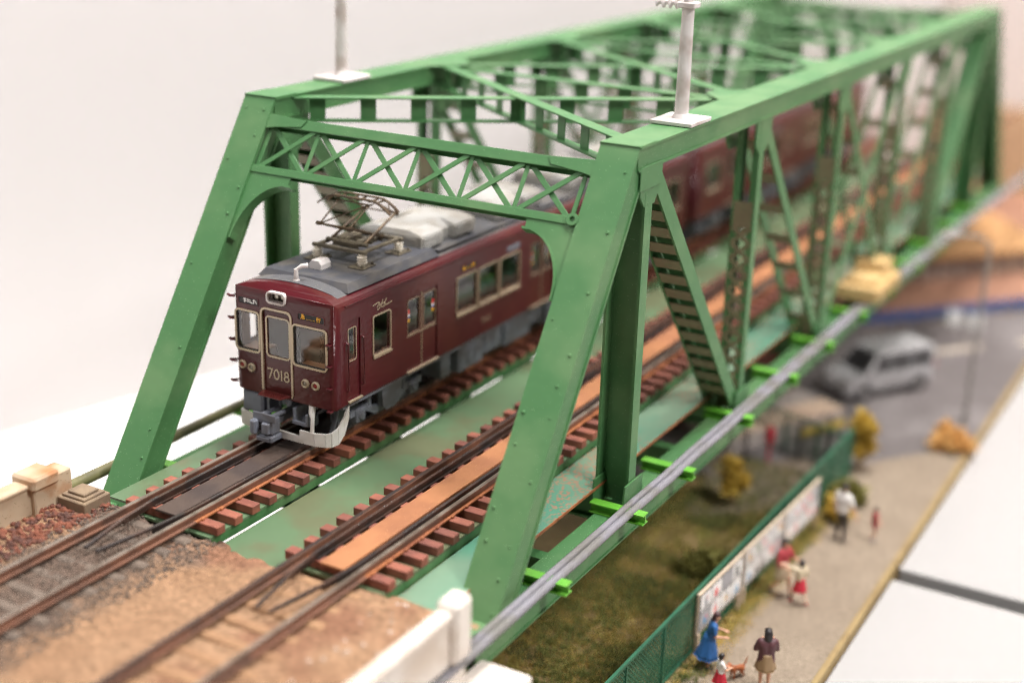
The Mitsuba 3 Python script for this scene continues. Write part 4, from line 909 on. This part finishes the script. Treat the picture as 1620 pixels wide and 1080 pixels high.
# ---------------------------------------------------------------- figurines
def chain(*caps):
    """caps: lists of (point, radius); each list is a limb whose bones are hulls of consecutive spheres"""
    ms = []
    for c in caps:
        for (a, ra), (b, rb) in zip(c[:-1], c[1:]):
            s = [m3.Manifold.sphere(r, 12).translate(tuple(map(float, p))) for p, r in ((a, ra), (b, rb))]
            ms.append(m3.Manifold.batch_hull(s))
    return m3.Manifold.batch_boolean(ms, m3.OpType.Add)
def soft(m, L=.035, it=6):
    t = tm(m.refine_to_length(L)); t.merge_vertices()
    trimesh.smoothing.filter_taubin(t, .5, -.53, iterations=it); return t
def figure(label, x, y, rz, h, arms, legs, wear, hair, skin='skin', lean=0.0, group=None, turn=0.0, torso=1.0):
    """arms: [(elbow, wrist)] for left and right, legs: [(knee, ankle)], in figure coordinates: x to its right, y forward, z up, 1.70 m tall"""
    t = thing('person', label, 'person')
    s = h/1.70
    M = np.eye(4); M[:3, :3] *= s; Rz = trimesh.transformations.rotation_matrix(rz, [0, 0, 1]); Rz[:3, 3] = (x, y, G+.035); M = Rz @ M
    def put(name, m, mt, par=t, sm=True, L=.035, it=6):
        q = soft(m, L, it) if not isinstance(m, trimesh.Trimesh) else m.copy(); q.apply_transform(M); return obj(name, q, mt, par, sm)
    P = lambda *a: np.array(a, float)
    l = lean
    hip, waist, chest, neck = P(0, 0, .90), P(0, l*.10, 1.06), P(0, l*.32, 1.29), P(0, l*.48, 1.45)
    head = P(0, l*.58+.02, 1.585)
    body = [[(hip-P(.07, 0, 0), .105*torso), (waist-P(.05, 0, 0), .10*torso), (chest-P(.08, 0, 0), .105), (neck, .055)], [(hip+P(.07, 0, 0), .105*torso), (waist+P(.05, 0, 0), .10*torso), (chest+P(.08, 0, 0), .105), (neck, .055)],
            [(chest-P(.17, 0, -.06), .065), (chest+P(.17, 0, .06), .065)], [(neck, .052), (head-P(0, 0, .06), .055)], [(head+P(0, -.015, .035), .094), (head+P(0, .022, -.055), .066)], [(head+P(0, .09, -.03), .016), (head+P(0, .10, -.035), .014)]]
    for sg in (-1, 1): body.append([(head+P(sg*.088, -.01, -.01), .02), (head+P(sg*.09, -.012, .02), .018)])
    sh = [chest+P(-.185, 0, .08), chest+P(.185, 0, .08)]
    for i, (e, w) in enumerate(arms):
        e, w = P(*e), P(*w); body.append([(sh[i], .058), (e, .044), (w, .031)])
        d = (w-e)/np.linalg.norm(w-e); sd = np.cross(d, [0, 0, 1.0]); sd = sd/(np.linalg.norm(sd)+1e-9); up = np.cross(sd, d)
        pc = w+d*.07
        body.append([(w, .028), (pc, .034)]); body.append([(pc-sd*.022, .022), (pc+sd*.022, .022)])
        for j, f in enumerate((-.034, -.012, .011, .032)):
            Lf = (.062, .078, .074, .06)[j]; a0 = pc+sd*f+d*.02; body.append([(a0, .012), (a0+d*Lf*.55, .011), (a0+d*Lf*.85-up*.03, .009)])
        tb = w+d*.035+sd*.03*(1 if i == 0 else -1); body.append([(tb, .014), (tb+d*.04+sd*.035*(1 if i == 0 else -1), .012), (tb+d*.075+sd*.03*(1 if i == 0 else -1), .010)])
    hp = [P(-.09, 0, .88), P(.09, 0, .88)]
    for i, (k_, a_) in enumerate(legs):
        body.append([(hp[i], .088), (P(*k_), .058), (P(*a_), .036)])
    put('body', chain(*body), skin, L=.03, it=5)
    # face
    fy = head[1]
    f = [trimesh.creation.icosphere(subdivisions=1, radius=.013).apply_translation((sg*.034, fy+.082, head[2]+.01)) for sg in (-1, 1)]+[box(-.024, .024, fy+.080, fy+.088, head[2]-.078, head[2]-.07)]
    put('face', cat_(f), 'hair_black')
    for nm, mt, fn in wear:
        if nm == 'shoes':
            for lg in legs: put('shoe', shoes()(dict(P=P, legs=[lg])), mt, L=.04, it=4)
            continue
        put(nm, fn(dict(hip=hip, waist=waist, chest=chest, neck=neck, sh=sh, arms=arms, legs=legs, hp=hp, P=P)), mt, L=.04, it=4)
    # hair
    hm, style = hair
    hc = [[(head+P(0, -.02, .05), .104), (head+P(0, -.04, .0), .10)], [(head+P(-.05, .03, .085), .055), (head+P(.05, .03, .085), .055)]]
    if style == 'long': hc += [[(head+P(-.05, -.06, 0), .07), (neck+P(-.04, -.06, -.02), .055)], [(head+P(.05, -.06, 0), .07), (neck+P(.04, -.06, -.02), .055)], [(head+P(0, -.06, 0), .08), (neck+P(0, -.065, -.03), .06)]]
    if style == 'bun': hc += [[(head+P(0, -.06, -.02), .085), (neck+P(0, -.07, .03), .065)]]
    if style == 'bob': hc += [[(head+P(sg*.07, -.02, .02), .05), (head+P(sg*.075, -.01, -.07), .042)] for sg in (-1, 1)]+[[(head+P(0, -.06, .02), .09), (head+P(0, -.06, -.09), .06)]]
    put('hair', chain(*hc), hm)
    return t
def top(r=.0, sleeve=.5, low=0.0):
    """a shirt or jacket"""
    def fn(g):
        P = g['P']; q = [[(g['hip']+P(-.07, 0, low), .128+r), (g['waist']-P(.055, 0, 0), .118+r), (g['chest']-P(.085, 0, 0), .122+r), (g['chest']-P(.05, 0, -.13), .07)], [(g['hip']+P(.07, 0, low), .128+r), (g['waist']+P(.055, 0, 0), .118+r), (g['chest']+P(.085, 0, 0), .122+r), (g['chest']+P(.05, 0, .13), .07)], [(g['hip']+P(-.07, 0, low), .128+r), (g['hip']+P(.07, 0, low), .128+r)], [(g['chest']+P(-.17, 0, .07), .074+r*.6), (g['chest']+P(.17, 0, .07), .074+r*.6)]]
        for i, (e, w) in enumerate(g['arms']):
            e, w = P(*e), P(*w); s = g['sh'][i]
            if sleeve <= 1: q.append([(s, .074+r*.5), (s+(e-s)*sleeve, .066+r*.3)])
            else: q.append([(s, .074+r*.5), (e, .060+r*.4), (e+(w-e)*(sleeve-1), .048+r*.3)])
        return chain(*q)
    return fn
def skirt(z0, flare, r=.0, back=0.0):
    def fn(g):
        P = g['P']; n = 28; prof = []
        zz = np.linspace(1.06, z0, 8); V, F = [], []
        for i, z in enumerate(zz):
            u = i/7; rad = .135+r+flare*u**1.1
            for j in range(n):
                a = 2*math.pi*j/n; w = 1+.09*u*math.sin(a*7+1)+.05*u*math.sin(a*3)
                V.append((rad*w*1.12*math.cos(a), rad*w*math.sin(a)-back*u, z))
        for i in range(7):
            for j in range(n):
                k = (j+1) % n; F += [(i*n+j, (i+1)*n+j, (i+1)*n+k), (i*n+j, (i+1)*n+k, i*n+k)]
        V += [(0, 0, zz[0]), (0, -back, zz[-1]+.04)]; a, b = len(V)-2, len(V)-1
        for j in range(n):
            k = (j+1) % n; F += [(a, j, k), (b, 7*n+k, 7*n+j)]
        return trimesh.Trimesh(np.array(V), np.array(F), process=False)
    return fn
def trousers(f=1.0, r=0.0):
    def fn(g):
        P = g['P']; q = [[(P(-.07, 0, .95), .118), (P(.07, 0, .95), .118)]]
        for i, (k_, a_) in enumerate(g['legs']):
            h = g['hp'][i]; k_, a_ = P(*k_), P(*a_)
            if f <= .5: q.append([(h, .104), (h+(k_-h)*f*2, .085+r)])
            else: q.append([(h, .104), (k_, .074+r), (k_+(a_-k_)*(f*2-1), .056+r)])
        return chain(*q)
    return fn
def shoes(r=0):
    def fn(g):
        P = g['P']; q = []
        for k_, a_ in g['legs']:
            a_ = P(*a_); q.append([(a_+P(0, -.03, -.04), .042), (a_+P(0, .07, -.055), .040), (a_+P(0, .14, -.06), .030)])
        return chain(*q)
    return fn
STAND = [((-.10, .02, .49), (-.10, -.02, .085)), ((.10, .02, .49), (.10, -.02, .085))]
STRIDE = [((-.10, .16, .50), (-.10, .22, .085)), ((.10, -.02, .49), (.10, -.30, .14))]
# woman in blue, facing the path
figure('woman in a blue dress with arms held forward, near the first notice board', 8.22, 4.85, math.radians(-62), 1.45, [((-.24, .13, 1.12), (-.14, .38, 1.10)), ((.24, .10, 1.10), (.18, .36, 1.06))], STAND,
       [('dress', 'cloth_blue', lambda g: top(.012, .75, .05)(g)), ('skirt', 'cloth_blue', skirt(.40, .17, .01, .05)), ('shoes', 'shoe_black', shoes())], ('hair_brown', 'bun'), lean=.22)
figure('girl in a white blouse and red skirt beside the small brown dog', 8.84, 3.98, math.radians(-50), 1.04, [((-.23, .10, 1.12), (-.06, .30, 1.10)), ((.24, .12, 1.12), (.10, .34, 1.12))], STAND,
       [('blouse', 'cloth_white', top(.006, .6, .1)), ('skirt', 'cloth_scarlet', skirt(.55, .13)), ('shoes', 'shoe_red', shoes())], ('hair_black', 'bob'))
figure('person with long black hair in a maroon jacket and khaki skirt', 9.62, 4.72, math.radians(28), 1.53, [((-.27, .08, 1.10), (-.12, .26, 1.22)), ((.27, .10, 1.10), (.16, .22, 1.36))], STAND,
       [('jacket', 'cloth_maroon', top(.035, 1.75, -.10)), ('skirt', 'cloth_khaki', skirt(.60, .07, .03)), ('scarf', 'cloth_yellow', lambda g: chain([(g['P'](.10, .10, 1.42), .03), (g['P'](.14, .12, 1.33), .025)])), ('shoes', 'shoe_black', shoes())], ('hair_black', 'long'))
figure('woman in a red blouse and pale skirt, holding the hand of a running girl', 8.52, 8.95, math.radians(-105), 1.60, [((-.27, .12, 1.12), (-.25, .28, 1.12)), ((.28, .03, 1.10), (.22, .22, 1.02))], STRIDE,
       [('blouse', 'cloth_red', top(.016, .95, .08)), ('skirt', 'cloth_cream', skirt(.55, .05)), ('shoes', 'shoe_black', shoes())], ('hair_black', 'bun'), 'skin')
figure('girl in a cream top and red skirt reaching up to the woman in red', 9.05, 8.78, math.radians(60), 1.24, [((-.34, .12, 1.44), (-.50, .26, 1.54)), ((.25, -.05, 1.12), (.26, .06, .95))], [((-.10, .16, .50), (-.10, .24, .09)), ((.10, -.06, .50), (.12, -.32, .16))],
       [('top', 'cloth_cream', top(.01, 1.6, .12)), ('skirt', 'cloth_scarlet', skirt(.55, .10)), ('shoes', 'shoe_red', shoes())], ('hair_black', 'bob'), 'skin_light')
figure('man in a white shirt and black trousers, walking away beside a small child', 8.88, 12.75, math.radians(-20), 1.70, [((-.27, -.02, 1.10), (-.26, .05, .86)), ((.31, .02, 1.10), (.40, .06, .84))], [((-.13, .10, .49), (-.17, .02, .085)), ((.12, .02, .49), (.13, -.02, .085))],
       [('shirt', 'cloth_white', top(.022, .8, .05)), ('trousers', 'cloth_black', trousers(.97)), ('shoes', 'shoe_black', shoes())], ('hair_black', 'short'))
figure('small child in a dark red outfit, skipping along beside the man in white', 9.68, 13.2, math.radians(-60), 1.02, [((-.30, .06, 1.22), (-.42, .12, 1.12)), ((.30, .06, 1.22), (.48, .12, 1.18))], [((-.10, .12, .52), (-.10, .06, .09)), ((.10, .05, .52), (.12, -.14, .12))],
       [('tunic', 'cloth_red', top(.02, .5, -.04)), ('shorts', 'cloth_red', trousers(.3)), ('shoes', 'cloth_white', shoes())], ('hair_black', 'short'))
# dog
def dog(x, y, rz):
    k = thing('dog', 'small brown dog with its tail raised, on the path beside the girl in red', 'dog')
    P = lambda *a: np.array(a, float)
    c = [[(P(0, -.16, .27), .075), (P(0, 0, .28), .07), (P(0, .13, .29), .088)], [(P(0, .15, .31), .065), (P(0, .25, .42), .055)], [(P(0, .26, .44), .062), (P(0, .33, .43), .045), (P(0, .41, .405), .028)],
         [(P(-.05, .24, .47), .022), (P(-.075, .25, .40), .020)], [(P(.05, .24, .47), .022), (P(.075, .25, .40), .020)], [(P(0, -.21, .30), .028), (P(0, -.29, .42), .02), (P(0, -.33, .53), .014)]]
    for s in (-1, 1):
        c.append([(P(s*.06, .13, .25), .042), (P(s*.06, .14, .12), .026), (P(s*.06, .13, .03), .020), (P(s*.06, .16, .02), .020)])
        c.append([(P(s*.06, -.15, .24), .056), (P(s*.065, -.10, .155), .034), (P(s*.065, -.19, .10), .022), (P(s*.065, -.18, .03), .018), (P(s*.065, -.15, .02), .018)])
    M = trimesh.transformations.rotation_matrix(rz, [0, 0, 1]); M[:3, :3] *= .88; M[:3, 3] = (x, y, G+.035)
    b = soft(chain(*c), .02, 5); b.apply_transform(M); obj('body', b, 'dog_fur', k, True)
    n = cat_([trimesh.creation.icosphere(subdivisions=1, radius=.014).apply_translation(q) for q in ((0, .437, .41), (-.03, .355, .455), (.03, .355, .455))]); n.apply_transform(M); obj('nose_and_eyes', n, 'hair_black', k)
dog(8.93, 4.85, math.radians(150))

# van on the road
def van(x, y, rz):
    k = thing('van', 'silver van driving under the bridge on the grey road', 'van')
    M = trimesh.transformations.rotation_matrix(rz, [0, 0, 1]); M[:3, :3] *= .86; M[:3, 3] = (x, y, G+.04)
    def put(n, t, m, par=k, sm=False): t = tm(t) if not isinstance(t, trimesh.Trimesh) else t; t = t.copy(); t.apply_transform(M); return obj(n, t, m, par, sm)
    low = [(-2.25, .35), (2.15, .35), (2.3, .45), (2.32, .75), (2.2, .98), (1.45, 1.12), (.75, 1.86), (.45, 1.95), (-2.05, 1.95), (-2.22, 1.8), (-2.3, .9)]
    b = ext_x([(y_, z) for y_, z in low], -.85, .85)
    pf = ext_z(list(rrect(-.85, .85, -2.32, 2.34, .3, 5).exterior.coords)[:-1], 0, 3)
    ta = m3.Manifold.hull_points(np.array([(s*w, y_, z) for s in (1, -1) for y_ in (-2.5, 2.5) for w, z in ((.80, .3), (.86, .8), (.85, 1.05), (.70, 2.0))]))
    b = (b ^ pf) ^ ta
    for wy in (-1.45, 1.45): b = b-m3.Manifold.cylinder(2.4, .40, .40, 24).rotate((0, 90, 0)).translate((-1.2, wy, .36))
    body = put('body', b, 'car_silver', k, 30)
    for s in (1, -1):
        for a, c in ((-2.0, -1.0), (-.92, .08), (.15, .82)):
            q = [(s*(.862-.0*0), a, 1.12), (s*.862, c+(.28 if a > 0 else 0), 1.12), (s*.755, c-(.1 if a > 0 else 0), 1.78), (s*.755, a, 1.78)]
            q2 = [(p[0]-s*.05, p[1], p[2]) for p in q]
            put('window', m3.Manifold.hull_points(np.array(q+q2)), 'car_glass')
    put('windscreen', m3.Manifold.hull_points(np.array([(s*.72, 1.44, 1.16) for s in (1, -1)]+[(s*.62, .80, 1.84) for s in (1, -1)]+[(s*.72, 1.38, 1.10) for s in (1, -1)]+[(s*.62, .74, 1.78) for s in (1, -1)])), 'car_glass')
    for s in (1, -1):
        put('headlight', box(min(s*.45, s*.74), max(s*.45, s*.74), 2.18, 2.33, .66, .88, .04), 'chrome')
        put('mirror', box(min(s*.86, s*1.02), max(s*.86, s*1.02), 1.05, 1.17, 1.05, 1.25, .03), 'car_silver')
        put('rear_lamp', box(min(s*.66, s*.80), max(s*.66, s*.80), -2.31, -2.2, .9, 1.3, .02), 'red_lens')
        for wy in (-1.45, 1.45):
            w = put('wheel', lathe([(0, .02), (.2, .0), (.22, .03), (.34, .05), (.345, -.02), (.345, -.15), (0, -.15)], 22, np.array([[0, 0, s, s*.80], [1, 0, 0, wy], [0, 1, 0, .345], [0, 0, 0, 1.0]])), 'tyre')
            put('rim', lathe([(0, .035), (.18, .025), (.19, .0)], 16, np.array([[0, 0, s, s*.82], [1, 0, 0, wy], [0, 1, 0, .345], [0, 0, 0, 1.0]])), 'chrome', w)
    put('bumper', box(-.78, .78, 2.26, 2.38, .36, .58, .03), 'car_silver')
    put('roof_rail', cat_([box(s*.62-.02, s*.62+.02, -1.9, .4, 1.95, 2.0) for s in (1, -1)]), 'chrome')
van(6.5, 24.8, math.radians(180-33))

# lamp post with two lanterns
t = thing('street_lamp', 'thin dark street lamp at the roadside on the right', 'street lamp')
lx, ly = 9.86, 23.4
obj('pole', tube([(lx, ly, G), (lx, ly, G+.35), (lx, ly, G+.36), (lx, ly, G+6.2)], [.13, .13, .075, .06], 12), 'grey_paint', t)
obj('arm', tube([(lx, ly, G+6.15), (lx-.3, ly-.35, G+6.5), (lx-.9, ly-1.0, G+6.6)], .05, 8), 'grey_paint', t)
obj('lantern', box(lx-1.35, lx-.8, ly-1.4, ly-.8, G+6.52, G+6.66, .05), 'grey_paint', t)
t = thing('road_sign', 'pair of small pale signs on a post across the road', 'sign')
obj('post', tube([(8.05, 31.2, G), (8.05, 31.2, G+1.5)], .05, 8), 'grey_paint', t)
for dx in (-.45, .35): obj('plate', box(8.05+dx-.28, 8.05+dx+.28, 31.1, 31.16, G+.85, G+1.45, .02), 'print_white', t)

# plants
def shrub(name, label, x, y, r, h, m, n, cat='shrub', trunk=0.0):
    t = thing(name, label, cat)
    V, F = [], []
    lobes = [(R.uniform(-.6, .6)*r, R.uniform(-.6, .6)*r, trunk+h*R.uniform(.3, .85), r*R.uniform(.35, .6)) for _ in range(9)]
    for _ in range(n):
        lx_, ly_, lz, lr = lobes[R.randrange(9)]
        d = RN.randn(3); d /= np.linalg.norm(d); q = np.array([x+lx_, y+ly_, G+lz])+d*lr*R.uniform(.55, 1.05)*np.array([1, 1, min(1.2, h/(2*r)+.3)])
        q[2] = max(q[2], G+.03); a, b = RN.randn(3), RN.randn(3); s = R.uniform(.05, .11); i = len(V)
        V += [q, q+a*s, q+b*s]; F.append((i, i+1, i+2))
    obj('stem', cat_([tube([(x, y, G-.05), (x+lx_*.5, y+ly_*.5, G+lz*.6), (x+lx_, y+ly_, G+lz)], [.05+.02*r, .035, .015], 6) for lx_, ly_, lz, lr in lobes[:5]]), 'bark', t)
    obj('foliage', trimesh.Trimesh(np.array(V), np.array(F), process=False), m, t)
shrub('shrub', 'tall yellow shrub at the far corner of the mesh fence', 7.95, 17.6, .42, 2.0, 'leaf_yellow', 2200)
shrub('shrub', 'low olive shrub on the path edge behind the man in white', 8.35, 15.2, .55, .7, 'leaf_dark', 1800)
shrub('shrub', 'low yellow orange shrub beside the farthest notice board', 8.4, 13.9, .45, .6, 'leaf_yellow', 1500)
shrub('shrub', 'rounded orange shrub at the edge of the white table', 10.05, 20.9, .62, .75, 'leaf_orange', 2600)
shrub('shrub', 'yellow shrub under the bridge seen behind the conduit pipes', 5.6, 13.2, .4, 1.7, 'leaf_yellow', 1500)
shrub('shrub', 'small dark shrub in the grass under the bridge', 6.4, 9.0, .6, .5, 'leaf_dark', 1600)

# terrace of pale slabs under the bridge, with a yellow bar, a red box and dark posts
t = thing('terrace', 'low grey terrace wall with cream slabs on top under the bridge', 'terrace')
a, b = np.array([4.15, 16.7]), np.array([6.45, 21.0]); dv = (b-a)/np.linalg.norm(b-a); nv = np.array([-dv[1], dv[0]]); L = np.linalg.norm(b-a)
def quadprism(o, u0, u1, v0, v1, z0, z1): return tm(m3.Manifold.hull_points(np.array([(*(o+dv*u+nv*v), z) for u in (u0, u1) for v in (v0, v1) for z in (z0, z1)])))
obj('wall', quadprism(a, 0, L, 0, 2.6, G-.05, G+.52), 'terrace_stone', t)
for i in range(3): obj('slab', quadprism(a, L/3*i+.06, L/3*(i+1)-.06, .05, 1.0, G+.52, G+.62), 'slab_cream', t)
obj('wall', quadprism(a, -2.0, L, 2.6, 3.0, G-.05, G+1.9), 'brick_red', t)
for i in range(5): obj('pier', quadprism(a, -1.6+1.45*i, -1.25+1.45*i, 2.3, 2.62, G-.05, G+2.1), 'brick_red', t)
k = obj('barrier_bar', quadprism(a, 2.4, 4.4, -.55, -.45, G+.28, G+.48), 'yellow_paint'); tag(k, 'yellow bar in front of the terrace wall', 'barrier')
t = thing('post_box', 'small red box on a post under the bridge', 'box')
obj('box', box(5.28, 5.52, 16.5, 16.74, G+.75, G+1.2, .03), 'cloth_scarlet', t); obj('post', box(5.36, 5.44, 16.58, 16.66, G-.05, G+.75), 'cloth_scarlet', t)
for i, (x, y) in enumerate(((6.15, 17.3), (6.75, 18.3), (4.9, 15.9))):
    k = obj('bollard', tube([(x, y, G-.05), (x, y, G+1.25), (x, y, G+1.3)], [.06, .055, .03], 10), 'cloth_black'); tag(k, ['dark post in front of the terrace, beside the red box', 'dark post next to the yellow bar', 'dark post farthest under the bridge'][i], 'post')

# yellow block resting by the conduit, blue band, orange roofed house
t = thing('inspection_platform', 'small yellow tan ribbed platform on the outside of the bridge', 'platform')
px_, py_ = 6.75, 20.5
obj('base', box(px_-.55, px_+.75, py_-1.3, py_+1.3, -.62, -.20, .03), 'kraft_yellow', t)
for i in range(11): obj('rib', box(px_+.752, px_+.80, py_-1.25+i*.235, py_-1.12+i*.235, -.60, -.22, .01), 'kraft_yellow', t)
obj('step', box(px_-.4, px_+.55, py_-.9, py_+1.2, -.20, -.06, .02), 'kraft_yellow', t)
obj('cap', box(px_-.45, px_+.5, py_+.3, py_+1.3, -.06, .22, .03), 'kraft_yellow', t)
d = np.array([.64, .77]); a = np.array([1.5, 31.2])
def along(o, u0, u1, v0, v1, z0, z1):
    n = np.array([-d[1], d[0]]); return tm(m3.Manifold.hull_points(np.array([(*(o+d*u+n*v), z) for u in (u0, u1) for v in (v0, v1) for z in (z0, z1)])))
a = np.array([3.2, 30.5])
t = thing('guard_rail_barrier', 'low blue barrier along the far side of the road', 'barrier')
obj('band', along(a, -4, 11.0, 0, .12, G+.05, G+.5), 'band_blue', t)
for i in range(7): obj('post', along(a, -3.8+2.4*i, -3.62+2.4*i, .12, .3, G-.03, G+.48), 'grey_paint', t)
a = np.array([5.2, 37.8])
t = thing('house', 'grey walled house with an orange tan roof beyond the road', 'house')
obj('wall', along(a, -1.0, 6.6, 1.2, 5.0, G+.1, G+1.25), 'wall_grey', t)
for i in range(8): obj('pilaster', along(a, -.9+i*.98, -.72+i*.98, 1.05, 1.2, G+.1, G+1.22), 'wood_cream' if i > 4 else 'wall_grey', t)
n_ = np.array([-d[1], d[0]])
obj('roof', tm(m3.Manifold.hull_points(np.array([(*(a+d*u+n_*v), z) for u, v, z in ((-1.4, .7, G+1.25), (7.0, .7, G+1.25), (-1.4, 5.5, G+1.25), (7, 5.5, G+1.25), (-1.4, .7, G+1.35), (7.0, .7, G+1.35), (-1.4, 5.5, G+1.35), (7, 5.5, G+1.35), (.6, 2.6, G+2.5), (5.2, 2.6, G+2.5), (.6, 3.6, G+2.5), (5.2, 3.6, G+2.5))]))), 'roof_orange', t)
k = obj('partition', box(-1.2, 40, 61.5, 62.4, -5.6, -1.0, .05), 'wall_tan'); tag(k, 'low tan partition in front of the far beige wall', 'partition')
